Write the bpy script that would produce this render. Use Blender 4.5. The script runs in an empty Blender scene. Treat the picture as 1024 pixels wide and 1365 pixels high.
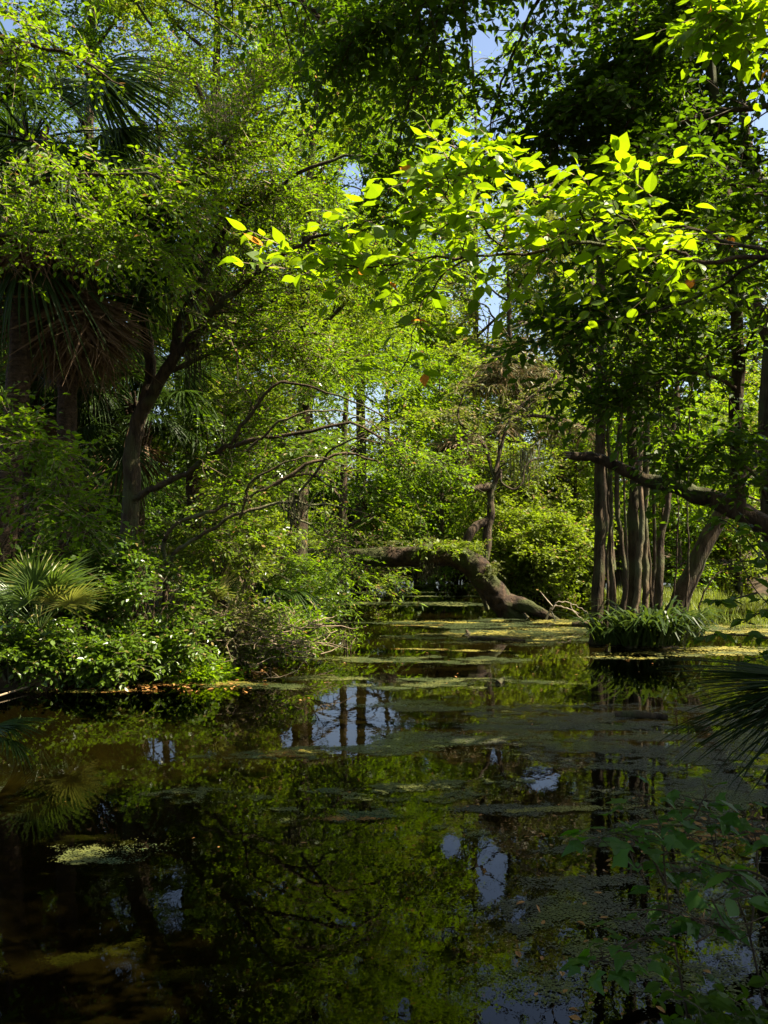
import bpy, math, random
import numpy as np
from mathutils import Vector, Euler
from math import radians, sin, cos, pi

# ------------------------------------------------------------------ camera, sky, sun, exposure
S = bpy.context.scene
COL = S.collection
F = 1182.0; YH = 700.0; H = 2.0          # focal length and horizon of the photograph (its own pixels), eye height over the water
SUN_AZ, SUN_EL = 92.0, 54.0
EXPOSURE = 2.2
cam_d = bpy.data.cameras.new('camera'); cam = bpy.data.objects.new('camera', cam_d); COL.objects.link(cam)
cam.location = (0, 0, H); cam.rotation_euler = (radians(90), 0, 0)
cam_d.sensor_fit = 'VERTICAL'; cam_d.sensor_height = 24.0; cam_d.lens = F/1365*24.0
cam_d.shift_y = (YH-682.5)/1365; cam_d.clip_end = 6000; cam_d.clip_start = 0.05
S.camera = cam
W = bpy.data.worlds.new('World'); S.world = W; W.use_nodes = True
wn = W.node_tree.nodes; bg = wn['Background']
sky = wn.new('ShaderNodeTexSky'); sky.sky_type = 'NISHITA'; sky.sun_disc = False
sky.dust_density = 2.5; sky.ozone_density = .6; sky.air_density = .9
sky.sun_elevation = radians(SUN_EL); sky.sun_rotation = radians(SUN_AZ)
W.node_tree.links.new(sky.outputs[0], bg.inputs[0]); bg.inputs[1].default_value = 0.06
SUN = np.array([cos(radians(SUN_EL))*sin(radians(SUN_AZ)), cos(radians(SUN_EL))*cos(radians(SUN_AZ)), sin(radians(SUN_EL))])
sl = bpy.data.lights.new('sun', 'SUN'); sl.energy = 5.0; sl.angle = radians(0.5); sl.color = (1.0, 0.90, 0.70)
so = bpy.data.objects.new('sun', sl); COL.objects.link(so); so.location = (20, 10, 40)
so.rotation_euler = Vector(SUN).to_track_quat('Z', 'Y').to_euler()
S.view_settings.view_transform = 'Standard'; S.view_settings.look = 'None'
S.view_settings.exposure = EXPOSURE; S.view_settings.gamma = 1.0
cy = S.cycles
cy.max_bounces = 6; cy.diffuse_bounces = 2; cy.glossy_bounces = 3; cy.transmission_bounces = 5; cy.transparent_max_bounces = 6
cy.caustics_reflective = False; cy.caustics_refractive = False

# ------------------------------------------------------------------ helpers
rng = np.random.default_rng(7)
QS, QT = 1.35, 1.7      # density of side branches and of twigs
def seed(n):
    global rng
    rng = np.random.default_rng(n)
def P(x, y, D): return np.array([(x-512)/F*D, D, H-(y-YH)/F*D])
def WP(x, y):
    D = H*F/(y-YH); return np.array([(x-512)/F*D, D, 0.0])
def nrm(v):
    v = np.asarray(v, float); return v/np.maximum(np.linalg.norm(v, axis=-1, keepdims=True), 1e-9)
UP = np.array([0., 0., 1.])
def rnd(*s): return rng.standard_normal(s)
def uni(a, b, *s): return rng.uniform(a, b, s if s else None)

def hash2(ix, iy, s):
    n = (ix.astype(np.int64)*374761393 + iy.astype(np.int64)*668265263 + s*1442695041) & 0x7fffffff
    n = ((n ^ (n >> 13))*1274126177) & 0x7fffffff
    return ((n ^ (n >> 16)) & 0xffff)/65535.0
def vnoise(x, y, s=0):
    ix, iy = np.floor(x), np.floor(y); fx, fy = x-ix, y-iy
    fx = fx*fx*(3-2*fx); fy = fy*fy*(3-2*fy)
    a = hash2(ix, iy, s); b = hash2(ix+1, iy, s); c = hash2(ix, iy+1, s); d = hash2(ix+1, iy+1, s)
    return (a*(1-fx)+b*fx)*(1-fy)+(c*(1-fx)+d*fx)*fy
def fbm(x, y, o=4, s=0):
    r = 0; a = .5
    for k in range(o): r = r+a*vnoise(x*2**k, y*2**k, s+k*17); a *= .5
    return r

class MB:
    """collects vertices and faces (quads / tris / n-gons) with a material slot each"""
    def __init__(s): s.v = []; s.n = 0; s.idx = []; s.cnt = []; s.mat = []; s.smooth = []
    def add(s, v, f, mat=0, smooth=False):
        v = np.asarray(v, np.float32).reshape(-1, 3); f = np.asarray(f, np.int32)
        if len(v) == 0 or len(f) == 0: return
        s.v.append(v); s.idx.append((f+s.n).ravel()); s.cnt.append(np.full(len(f), f.shape[1], np.int32))
        s.mat.append(np.full(len(f), mat, np.int32)); s.smooth.append(np.full(len(f), smooth, bool)); s.n += len(v)
    def build(s, name, mats, parent=None, origin=None):
        me = bpy.data.meshes.new(name)
        if s.v:
            v = np.concatenate(s.v); 
            if origin is not None: v = v-np.asarray(origin, np.float32)
            i = np.concatenate(s.idx); c = np.concatenate(s.cnt)
            me.vertices.add(len(v)); me.vertices.foreach_set('co', v.ravel())
            me.loops.add(len(i)); me.loops.foreach_set('vertex_index', i)
            me.polygons.add(len(c)); st = np.concatenate([[0], np.cumsum(c)[:-1]]).astype(np.int32)
            me.polygons.foreach_set('loop_start', st)
            me.polygons.foreach_set('material_index', np.concatenate(s.mat))
            me.polygons.foreach_set('use_smooth', np.concatenate(s.smooth))
            me.update(calc_edges=True); me.validate()
        for m in (mats if isinstance(mats, (list, tuple)) else [mats]): me.materials.append(m)
        o = bpy.data.objects.new(name, me); COL.objects.link(o)
        if parent is not None: o.parent = parent
        return o

def tag(o, label=None, cat=None, group=None, kind=None):
    if label: o['label'] = label
    if cat: o['category'] = cat
    if group: o['group'] = group
    if kind: o['kind'] = kind
    return o
def thing(name, label, cat, loc=(0, 0, 0), group=None):
    o = bpy.data.objects.new(name, None); COL.objects.link(o); o.location = tuple(float(q) for q in loc); o.empty_display_size = .1
    return tag(o, label, cat, group)

def smooth_path(p, per=6):
    """Catmull-Rom through rows of p (any columns)"""
    p = np.asarray(p, float)
    if len(p) < 3: 
        t = np.linspace(0, 1, per+1)[:, None]; return p[0]*(1-t)+p[-1]*t
    q = np.vstack([2*p[0]-p[1], p, 2*p[-1]-p[-2]]); out = []
    for i in range(1, len(q)-2):
        t = np.linspace(0, 1, per, endpoint=False)[:, None]
        a, b, c, d = q[i-1], q[i], q[i+1], q[i+2]
        out.append(.5*((2*b)+(c-a)*t+(2*a-5*b+4*c-d)*t*t+(3*b-a-3*c+d)*t**3))
    out.append(p[-1:]); return np.vstack(out)

def tube(mb, path, rad, sides=8, mat=0, lump=0.0, cap=True, grain=0.0):
    path = np.asarray(path, float); n = len(path)
    rad = np.broadcast_to(np.asarray(rad, float), (n,))
    T = nrm(np.gradient(path, axis=0))
    ref = np.array([1., 0, 0]) if abs(T[0][0]) < .8 else np.array([0, 1., 0])
    a = np.linspace(0, 2*pi, sides, endpoint=False); V = np.zeros((n, sides, 3))
    u = nrm(np.cross(T[0], ref))
    ph = rng.uniform(0, 6.28, 4)
    for i in range(n):
        u = nrm(u-T[i]*np.dot(u, T[i])); w = np.cross(T[i], u)
        r = rad[i]
        if lump: r = r*(1+lump*(np.sin(2*a+ph[0]+i*.35)+.7*np.sin(3*a+ph[1]-i*.23)+.5*np.sin(5*a+ph[2]+i*.8)))*np.ones(sides)
        else: r = r*np.ones(sides)
        if grain: r = r*(1+grain*((fbm(np.cos(a)*2.2+ph[0]*9+50, np.full(sides, i*.2)+np.sin(a)*2.2+50, 3, 3)-.45)*5))
        V[i] = path[i]+(np.cos(a)*r)[:, None]*u+(np.sin(a)*r)[:, None]*w
    k = np.arange(sides); f = []
    for i in range(n-1):
        b = i*sides; f.append(np.stack([b+k, b+(k+1) % sides, b+sides+(k+1) % sides, b+sides+k], 1))
    mb.add(V.reshape(-1, 3), np.vstack(f), mat, True)
    if cap:
        mb.add(V[-1], k[None, :], mat, False); mb.add(V[0], k[::-1][None, :], mat, False)

def multi_twigs(mb, A, B, r, mat):
    """thin three-sided twigs from A to B, in one go"""
    n = len(A)
    if n == 0: return
    T = nrm(B-A); u = nrm(np.cross(T, np.array([.31, .2, .93]))); w = np.cross(T, u)
    V = np.zeros((n, 6, 3)); r = np.broadcast_to(r, (n,))[:, None]
    for k in range(3):
        o = u*cos(2.094*k)+w*sin(2.094*k); V[:, k] = A+o*r; V[:, 3+k] = B+o*r*.45
    b = np.arange(n)[:, None]*6
    f = np.concatenate([b+np.array([k, (k+1) % 3, 3+(k+1) % 3, 3+k]) for k in range(3)])
    mb.add(V.reshape(-1, 3), f, mat, True)

# ---- leaves
LT = {
 'oval': (np.array([[0, 0, 0], [.23, .28, .05], [.27, .58, .06], [0, 1, -.05], [-.27, .58, .06], [-.23, .28, .05]]), [[0, 1, 2, 3], [0, 3, 4, 5]]),
 'diam': (np.array([[0, 0, 0], [.27, .45, .05], [0, 1, -.03], [-.27, .45, .05]]), [[0, 1, 2, 3]]),
 'narrow': (np.array([[0, 0, 0], [.11, .35, .03], [0, 1, -.05], [-.11, .35, .03]]), [[0, 1, 2, 3]]),
 'needle': (np.array([[-.012, 0, 0], [.012, 0, 0], [.012, .6, -.03], [0, 1, -.16], [-.012, .6, -.03]]), [[0, 1, 2, 3, 4]]),
 'big': (np.array([[0, 0, 0], [.17, .14, .03], [.27, .34, .05], [.27, .56, .05], [.15, .8, .01], [0, 1.06, -.08], [-.15, .8, .01], [-.27, .56, .05], [-.27, .34, .05], [-.17, .14, .03], [0, .3, -.01], [0, .6, -.01]]),
         [[0, 1, 2, 10], [10, 2, 3, 11], [11, 3, 4, 5], [0, 10, 8, 9], [10, 11, 7, 8], [11, 5, 6, 7]]),
 'maple': (np.array([[0, 0, 0], [.2, -.08, .0], [.34, .12, .02], [.55, .3, -.04], [.3, .42, .03], [.22, .62, .02], [0, 1, -.06], [-.22, .62, .02], [-.3, .42, .03], [-.55, .3, -.04], [-.34, .12, .02], [-.2, -.08, 0], [0, .4, .04]]),
         [[0, 1, 2, 12], [12, 2, 3, 4], [12, 4, 5, 6], [0, 12, 10, 11], [12, 8, 9, 10], [12, 6, 7, 8]]),
}
# openings in the canopy: columns along the sun's direction (sun flecks) and lines of sight to the open sky
SHAFTS = []      # (point, radius)
WINDOWS = []     # (x, y, rx, ry, nearest depth, z of the eye)
def keep_mask(p, soft=.35, sky_ok=True):
    k = np.ones(len(p), bool); j = 1+soft*np.clip(rnd(len(p)), -2, 2)*.5
    for c, r in SHAFTS:
        d = p-c; t = d@SUN; q = np.linalg.norm(d-t[:, None]*SUN, axis=1)
        k &= ~((q < r*j) & (t > max(.9, 1.5*r)))
    if sky_ok:
        Y = np.maximum(p[:, 1], .1); hole = rng.random(len(p))
        for x, y, rx, ry, Dm, ez in WINDOWS:
            X = 512+F*p[:, 0]/Y; Z = YH-F*(p[:, 2]-ez)/Y
            k &= ~((((X-x)/rx)**2+((Z-y)/ry)**2 < j) & (p[:, 1] > Dm) & (hole > (.16 if ez > 0 else .04)))
    return k

def put_leaves(mb, kind, base, d, n, size, mat=0, cull=True, wid=1.0, soft=.35):
    if cull:
        m = keep_mask(base, soft); base, d, n, size = base[m], d[m], n[m], size[m]
    if len(base) == 0: return
    tv, tf = LT[kind]
    d = nrm(d); s = nrm(np.cross(d, n)); n = np.cross(s, d)
    sz = size[:, None, None]
    N_ = len(base); wv = wid*rng.uniform(.72, 1.22, (N_, 1, 1)); cv = rng.uniform(-.6, 2.6, (N_, 1, 1)); bend = rng.uniform(-.28, .12, (N_, 1, 1))
    V = base[:, None]+sz*(tv[None, :, 0:1]*wv*s[:, None]+tv[None, :, 1:2]*d[:, None]+(tv[None, :, 2:3]*cv+bend*tv[None, :, 1:2]**2)*n[:, None])
    tv_n = len(tv); off = (np.arange(len(base))*tv_n)[:, None]
    for f in ({4: [q for q in tf if len(q) == 4], 5: [q for q in tf if len(q) == 5]}).values():
        for q in f: mb.add(np.zeros((0, 3)), np.zeros((0, 4)), mat)
    faces = np.concatenate([off+np.array(q) for q in tf])
    mb.add(V.reshape(-1, 3), faces, mat)

def sprays(mb, A, D, L, m, size, kind='diam', flat=.6, droop=.25, leafmat=0, twigmat=1, twig=True, tr=.003, cull=True, wid=1.0, fwd=.55, hang=0.0, soft=.35):
    """N twigs at A along D, each carrying m leaves laid in a loose plane"""
    N = len(A); D = nrm(D)
    side = nrm(np.cross(D, UP)+.15*rnd(N, 3)); pn = np.cross(side, D); pn *= np.sign(pn[:, 2:3]+1e-6)
    L = np.broadcast_to(L, (N,))
    if twig:
        E = A+D*L[:, None]*.9-UP*(droop*L*.8)[:, None]
        k = keep_mask(E, soft) & keep_mask(A, soft) if cull else np.ones(N, bool)
        multi_twigs(mb, A[k], E[k], tr, twigmat)
    t = (np.arange(m)+.6)/m; t = np.clip(t[None]+rng.uniform(-.06, .06, (N, m)), .05, 1.0)
    pos = A[:, None]+D[:, None]*(t*L[:, None])[..., None]-UP*(droop*L[:, None]*t*t)[..., None]
    sg = np.where(np.arange(m) % 2 == 0, 1., -1.)[None, :, None]
    tan = nrm(D[:, None]-UP*(2*droop*t)[..., None])
    ld = tan*fwd+side[:, None]*sg*(1-fwd*.3)+.28*rnd(N, m, 3)-UP*hang
    if True: ld[:, -1] = tan[:, -1]+.2*rnd(N, 3)-UP*hang
    ln = flat*UP+(1-flat)*pn[:, None]+.42*rnd(N, m, 3)
    sz = size*rng.uniform(.6, 1.2, (N, m))
    put_leaves(mb, kind, pos.reshape(-1, 3), ld.reshape(-1, 3), ln.reshape(-1, 3), sz.ravel(), leafmat, cull, wid, soft)

def branches_off(wood, crown, limb, r0, nsec, seclen, ntw, twlen, m, size, kind='diam', t0=.25, flat=.6, droop=.25, up=.1, ang=.9, secr=.3, cull=True, leafmat=0, twig=True, wid=1.0, hang=0.0, tr=.003, horiz=.75, soft=.35, fwd=.55, mul=1.0, jit=.55):
    """secondary branches and leafy twigs along one limb (polyline)"""
    nsec = max(2, int(nsec*(1+(QS-1)*mul)+.5)); ntw = max(2, int(ntw*(1+(QT-1)*mul)+.5))
    limb = np.asarray(limb); n = len(limb); T = nrm(np.gradient(limb, axis=0))
    As, Ds = [], []
    for j in range(nsec):
        t = t0+(1-t0)*((j+uni(0, 1))/nsec); x = min(t*(n-1), n-1.001); i = int(x); p = limb[i]+(limb[i+1]-limb[i])*(x-i); tg = T[i]
        hs = nrm(np.cross(tg, UP)+1e-4)
        lat = hs*(1 if j % 2 else -1)*horiz+rnd(3)*jit+UP*up
        d = nrm(tg*uni(.35, .9)+ang*nrm(lat)); Ls = seclen*uni(.5, 1.15)*(1-.45*t)
        ts = np.linspace(0, 1, 6)
        bend = rnd(3)*.22; path = p+d*Ls*ts[:, None]+(bend+UP*uni(-.25, .25)-UP*droop*.5)*Ls*(ts**2)[:, None]+rnd(6, 3)*Ls*.02*ts[:, None]
        if cull and not keep_mask(path[3:4], soft)[0] : continue
        rr = max(.0035, min(r0*secr*(1.1-t), .05))
        if wood is not None: tube(wood, path, np.linspace(rr, .003, 6), 4, 0, cap=False)
        u = np.sort(uni(.12, 1, ntw)); ii = np.minimum((u*5).astype(int), 4); fr = (u*5-ii)[:, None]
        pa = path[ii]*(1-fr)+path[ii+1]*fr; pt = nrm(path[ii+1]-path[ii])
        s2 = nrm(np.cross(pt, UP)+.2*rnd(ntw, 3))*np.where(np.arange(ntw) % 2 == 0, 1, -1)[:, None]
        As.append(pa); Ds.append(pt*.6+s2*.8+.35*rnd(ntw, 3)+UP*up*.5)
    if As:
        A = np.concatenate(As); Dd = np.concatenate(Ds)
        sprays(crown, A, Dd, twlen*rng.uniform(.6, 1.3, len(A)), m, size, kind, flat, droop, leafmat, 1, twig, tr, cull, wid, fwd, hang, soft)

def px_limb(pts, per=5): return smooth_path([P(*q[:3]) for q in pts], per)

def auto_tree(name, label, cat, base, height, spread, leafm, barkm, nl=9, cb=.3, r=.2, nsec=9, ntw=7, m=7, size=.1, kind='diam', lean=(0, 0), group=None, flat=.5, droop=.25, seclen=None, top=.25, twlen=None, cull=True, trunk_h=None, wid=1.0, hang=0.0, twig=True, umbrella=.5):
    base = np.asarray(base, float)
    t = thing(name, label, cat, base, group)
    wood, crown = MB(), MB()
    hs = np.linspace(0, 1, 8); wob = np.cumsum(rnd(8, 2)*.03*height/4, axis=0)*hs[:, None]
    tr = np.stack([base[0]+lean[0]*height*hs**1.3+wob[:, 0], base[1]+lean[1]*height*hs**1.3+wob[:, 1], base[2]+height*.93*hs], 1)
    tr[0, 2] -= .4
    tp = smooth_path(tr, 4); rr = r*(1-.82*np.linspace(0, 1, len(tp)))*(1+.5*np.exp(-np.linspace(0, 1, len(tp))*16))
    tube(wood, tp, rr, 10, 0, .05)
    sl = seclen or spread*.55; tl = twlen or max(.35, size*4.5)
    a0 = uni(0, 6.28)
    for k in range(nl):
        h = cb+(1-cb)*((k+uni(0, .8))/nl); i = min(int(h*(len(tp)-1)), len(tp)-2); p = tp[i]
        az = a0+k*2.4+uni(-.4, .4); Ln = spread*uni(.7, 1.1)*(math.sin(pi*min(1, .25+.75*(1-((h-cb)/(1-cb)))**.8))*.75+top)
        el = uni(.05, .5)+h*umbrella
        d = np.array([cos(az)*cos(el), sin(az)*cos(el), sin(el)]); ts = np.linspace(0, 1, 6)
        lp = p+d*Ln*ts[:, None]+rnd(6, 3)*.05*Ln*ts[:, None]-UP*(.12*Ln*ts**2)[:, None]
        lp = smooth_path(lp, 3); rb = max(.012, rr[i]*.55)
        tube(wood, lp, np.linspace(rb, .008, len(lp)), 6, 0, .04, False)
        branches_off(wood, crown, lp, rb, nsec, sl, ntw, tl, m, size, kind, .2, flat, droop, .12, cull=cull, wid=wid, hang=hang, twig=twig)
    branches_off(wood, crown, tp[int(len(tp)*.75):], rr[-1], nsec, sl*.8, ntw, tl, m, size, kind, .1, flat, droop, .2, cull=cull, wid=wid, hang=hang, twig=twig)
    wood.build('trunk', barkm, t, base); crown.build('crown', [leafm, barkm], t, base)
    return t

# ------------------------------------------------------------------ materials
def new_mat(name):
    m = bpy.data.materials.new(name); m.use_nodes = True; nt = m.node_tree; nt.nodes.clear()
    return m, nt, nt.nodes, nt.links
def leaf_mat(name, c1, c2, tr, tfac=.45, rough=.45, spec=.35, odd=None, oddp=.03):
    m, nt, N, Lk = new_mat(name)
    out = N.new('ShaderNodeOutputMaterial'); g = N.new('ShaderNodeNewGeometry'); tc = N.new('ShaderNodeTexCoord')
    ns = N.new('ShaderNodeTexNoise'); ns.inputs['Scale'].default_value = .9; ns.inputs['Detail'].default_value = 2
    Lk.new(tc.outputs['Object'], ns.inputs['Vector'])
    ad = N.new('ShaderNodeMath'); ad.operation = 'MULTIPLY_ADD'; ad.inputs[1].default_value = .55; Lk.new(g.outputs['Random Per Island'], ad.inputs[0])
    sc = N.new('ShaderNodeMath'); sc.operation = 'MULTIPLY_ADD'; sc.inputs[1].default_value = 1.1; sc.inputs[2].default_value = -.3; Lk.new(ns.outputs[0], sc.inputs[0])
    Lk.new(sc.outputs[0], ad.inputs[2])
    mx = N.new('ShaderNodeMix'); mx.data_type = 'RGBA'; mx.inputs[6].default_value = (*c1, 1); mx.inputs[7].default_value = (*c2, 1); Lk.new(ad.outputs[0], mx.inputs[0])
    col = mx.outputs[2]
    mt = N.new('ShaderNodeMix'); mt.data_type = 'RGBA'; mt.blend_type = 'MIX'; mt.inputs[6].default_value = (tr[0]*.6, tr[1]*.75, tr[2]*.8, 1); mt.inputs[7].default_value = (*tr, 1); Lk.new(ad.outputs[0], mt.inputs[0])
    tcol = mt.outputs[2]
    if odd:
        gt = N.new('ShaderNodeMath'); gt.operation = 'GREATER_THAN'; gt.inputs[1].default_value = 1-oddp; Lk.new(g.outputs['Random Per Island'], gt.inputs[0])
        o = N.new('ShaderNodeMix'); o.data_type = 'RGBA'; o.inputs[7].default_value = (*odd, 1); Lk.new(gt.outputs[0], o.inputs[0]); Lk.new(col, o.inputs[6]); col = o.outputs[2]
        o2 = N.new('ShaderNodeMix'); o2.data_type = 'RGBA'; o2.inputs[7].default_value = (*[q*1.4 for q in odd], 1); Lk.new(gt.outputs[0], o2.inputs[0]); Lk.new(tcol, o2.inputs[6]); tcol = o2.outputs[2]
    b = N.new('ShaderNodeBsdfPrincipled'); b.inputs['Roughness'].default_value = rough; b.inputs['Specular IOR Level'].default_value = spec
    Lk.new(col, b.inputs['Base Color']); t = N.new('ShaderNodeBsdfTranslucent'); Lk.new(tcol, t.inputs[0])
    ms = N.new('ShaderNodeMixShader'); ms.inputs[0].default_value = tfac; Lk.new(b.outputs[0], ms.inputs[1]); Lk.new(t.outputs[0], ms.inputs[2]); Lk.new(ms.outputs[0], out.inputs[0])
    return m
def bark_mat(name, c1, c2, scale=9, stretch=.18, bump=.5, moss=None, mossamt=.5, rough=.9):
    m, nt, N, Lk = new_mat(name)
    out = N.new('ShaderNodeOutputMaterial'); tc = N.new('ShaderNodeTexCoord'); mp = N.new('ShaderNodeMapping'); mp.inputs['Scale'].default_value = (1, 1, stretch)
    Lk.new(tc.outputs['Object'], mp.inputs[0])
    n1 = N.new('ShaderNodeTexNoise'); n1.inputs['Scale'].default_value = scale; n1.inputs['Detail'].default_value = 6; n1.inputs['Roughness'].default_value = .65; Lk.new(mp.outputs[0], n1.inputs['Vector'])
    n2 = N.new('ShaderNodeTexNoise'); n2.inputs['Scale'].default_value = 1.7; n2.inputs['Detail'].default_value = 4; Lk.new(tc.outputs['Object'], n2.inputs['Vector'])
    cr = N.new('ShaderNodeValToRGB'); cr.color_ramp.elements[0].position = .36; cr.color_ramp.elements[1].position = .66
    cr.color_ramp.elements[0].color = (*c1, 1); cr.color_ramp.elements[1].color = (*c2, 1); Lk.new(n1.outputs[0], cr.inputs[0]); col = cr.outputs[0]
    if moss:
        r2 = N.new('ShaderNodeValToRGB'); r2.color_ramp.elements[0].position = .62-.3*mossamt; r2.color_ramp.elements[1].position = .74-.3*mossamt; Lk.new(n2.outputs[0], r2.inputs[0])
        mx = N.new('ShaderNodeMix'); mx.data_type = 'RGBA'; mx.inputs[7].default_value = (*moss, 1); Lk.new(r2.outputs[0], mx.inputs[0]); Lk.new(col, mx.inputs[6]); col = mx.outputs[2]
    b = N.new('ShaderNodeBsdfPrincipled'); b.inputs['Roughness'].default_value = rough; b.inputs['Specular IOR Level'].default_value = .2; Lk.new(col, b.inputs['Base Color'])
    bp = N.new('ShaderNodeBump'); bp.inputs['Strength'].default_value = bump; bp.inputs['Distance'].default_value = .08; Lk.new(n1.outputs[0], bp.inputs['Height']); Lk.new(bp.outputs[0], b.inputs['Normal'])
    Lk.new(b.outputs[0], out.inputs[0]); return m
def noise_mat(name, cols, scale=3, rough=.9, bump=.3, spec=.2, detail=8, bdist=.02):
    m, nt, N, Lk = new_mat(name)
    out = N.new('ShaderNodeOutputMaterial'); tc = N.new('ShaderNodeTexCoord'); n1 = N.new('ShaderNodeTexNoise')
    n1.inputs['Scale'].default_value = scale; n1.inputs['Detail'].default_value = detail; n1.inputs['Roughness'].default_value = .7; Lk.new(tc.outputs['Object'], n1.inputs['Vector'])
    cr = N.new('ShaderNodeValToRGB'); e = cr.color_ramp.elements
    while len(e) < len(cols): e.new(.5)
    for k, c in enumerate(cols): e[k].position = .32+.36*k/(len(cols)-1); e[k].color = (*c, 1)
    Lk.new(n1.outputs[0], cr.inputs[0])
    b = N.new('ShaderNodeBsdfPrincipled'); b.inputs['Roughness'].default_value = rough; b.inputs['Specular IOR Level'].default_value = spec; Lk.new(cr.outputs[0], b.inputs['Base Color'])
    n3 = N.new('ShaderNodeTexNoise'); n3.inputs['Scale'].default_value = scale*9; n3.inputs['Detail'].default_value = 4; Lk.new(tc.outputs['Object'], n3.inputs['Vector'])
    bp = N.new('ShaderNodeBump'); bp.inputs['Strength'].default_value = bump; bp.inputs['Distance'].default_value = bdist; Lk.new(n3.outputs[0], bp.inputs['Height']); Lk.new(bp.outputs[0], b.inputs['Normal'])
    Lk.new(b.outputs[0], out.inputs[0]); return m
def water_mat():
    m, nt, N, Lk = new_mat('pond_water')
    out = N.new('ShaderNodeOutputMaterial'); tc = N.new('ShaderNodeTexCoord')
    mp = N.new('ShaderNodeMapping'); mp.inputs['Scale'].default_value = (1, .55, 1); Lk.new(tc.outputs['Object'], mp.inputs[0])
    n1 = N.new('ShaderNodeTexNoise'); n1.inputs['Scale'].default_value = 5; n1.inputs['Detail'].default_value = 4; Lk.new(mp.outputs[0], n1.inputs['Vector'])
    n2 = N.new('ShaderNodeTexNoise'); n2.inputs['Scale'].default_value = .8; n2.inputs['Detail'].default_value = 2; Lk.new(mp.outputs[0], n2.inputs['Vector'])
    mu = N.new('ShaderNodeMath'); mu.operation = 'MULTIPLY'; Lk.new(n1.outputs[0], mu.inputs[0]); Lk.new(n2.outputs[0], mu.inputs[1])
    bp = N.new('ShaderNodeBump'); bp.inputs['Strength'].default_value = .07; bp.inputs['Distance'].default_value = .03; Lk.new(mu.outputs[0], bp.inputs['Height'])
    fr = N.new('ShaderNodeFresnel'); fr.inputs[0].default_value = 1.33; Lk.new(bp.outputs[0], fr.inputs['Normal'])
    gl = N.new('ShaderNodeBsdfGlossy'); gl.inputs['Roughness'].default_value = .006; Lk.new(bp.outputs[0], gl.inputs['Normal'])
    tp = N.new('ShaderNodeBsdfTransparent'); tp.inputs[0].default_value = (.45, .38, .18, 1)
    ms = N.new('ShaderNodeMixShader'); Lk.new(fr.outputs[0], ms.inputs[0]); Lk.new(tp.outputs[0], ms.inputs[1]); Lk.new(gl.outputs[0], ms.inputs[2]); Lk.new(ms.outputs[0], out.inputs[0])
    return m

M = {}
M['leaf_left'] = leaf_mat('fine_leaf_green', (.030, .072, .003), (.105, .17, .005), (.25, .38, .003), .5, .45, .22, (.22, .12, .03), .012)
M['leaf_lime'] = leaf_mat('lime_leaf', (.05, .11, .004), (.12, .19, .006), (.33, .47, .004), .52, .4, .25, (.45, .17, .02), .008)
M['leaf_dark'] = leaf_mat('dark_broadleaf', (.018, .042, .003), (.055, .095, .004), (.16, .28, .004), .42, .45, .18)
M['leaf_shrub'] = leaf_mat('shrub_leaf', (.030, .068, .005), (.095, .15, .012), (.20, .31, .006), .38, .32, .5, (.25, .2, .06), .03)
M['leaf_far'] = leaf_mat('far_leaf', (.055, .085, .006), (.15, .19, .014), (.27, .35, .008), .45, .5, .22, (.25, .16, .06), .03)
M['leaf_olive'] = leaf_mat('olive_leaf', (.055, .075, .018), (.13, .14, .03), (.18, .20, .02), .4, .5, .25, (.22, .16, .08), .08)
M['needle'] = leaf_mat('pine_needle', (.06, .065, .015), (.15, .14, .035), (.16, .15, .03), .3, .5, .25, (.22, .15, .07), .25)
M['leaf_maple'] = leaf_mat('sapling_leaf', (.02, .065, .005), (.045, .105, .007), (.13, .30, .006), .42, .42, .3)
M['palm'] = leaf_mat('palm_leaf_painted_shade', (.012, .028, .004), (.032, .056, .008), (.07, .12, .008), .3, .45, .12)  # green darkened so the shade on the palms sits in the colour
M['palm_painted_shade'] = leaf_mat('palmetto_leaf_painted_shade', (.008, .016, .004), (.02, .034, .008), (.04, .07, .01), .25, .5, .12)  # darker copy of the palm green, shade put into the colour
M['palm_painted_sun'] = leaf_mat('palmetto_leaf_painted_sun', (.035, .07, .015), (.09, .13, .03), (.15, .22, .02), .35, .35, .45)  # brighter copy of the palm green, sunlight put into the colour
M['palm_yellow'] = leaf_mat('palmetto_yellow_leaf', (.14, .14, .03), (.25, .22, .06), (.3, .3, .04), .35, .4, .4)
M['palm_dead'] = leaf_mat('dead_palm_leaf', (.10, .06, .03), (.24, .155, .085), (.2, .12, .06), .25, .7, .2)
M['strap'] = leaf_mat('strap_leaf', (.016, .034, .005), (.042, .07, .010), (.09, .13, .01), .35, .35, .25)
M['reed'] = leaf_mat('reed_leaf', (.12, .16, .02), (.22, .25, .03), (.28, .32, .02), .4, .5, .3)
M['moss'] = leaf_mat('spanish_moss', (.05, .048, .025), (.10, .09, .05), (.08, .08, .04), .25, .9, .1)
M['dry_twig'] = bark_mat('dry_twig', (.14, .10, .06), (.30, .23, .15), 14, .5, .2)
M['white_wood'] = bark_mat('bleached_wood', (.15, .115, .07), (.36, .30, .22), 14, .4, .3)
M['bark'] = bark_mat('grey_brown_bark', (.018, .012, .007), (.095, .065, .036), 12, .22, 1.0, (.07, .075, .03), .4)
M['bark_light'] = bark_mat('pale_bark', (.028, .02, .011), (.15, .105, .06), 11, .3, .8, (.11, .11, .055), .5)
M['bark_dark'] = bark_mat('dark_bark', (.022, .015, .008), (.095, .065, .035), 11, .2, .9, (.05, .055, .02), .3)
M['bark_red'] = bark_mat('reddish_log_bark', (.012, .007, .004), (.065, .04, .022), 9, 1, 1.0, (.035, .04, .010), .5)
M['bark_palm'] = bark_mat('palm_trunk', (.022, .015, .009), (.095, .06, .035), 12, 1.6, .8)
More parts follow.
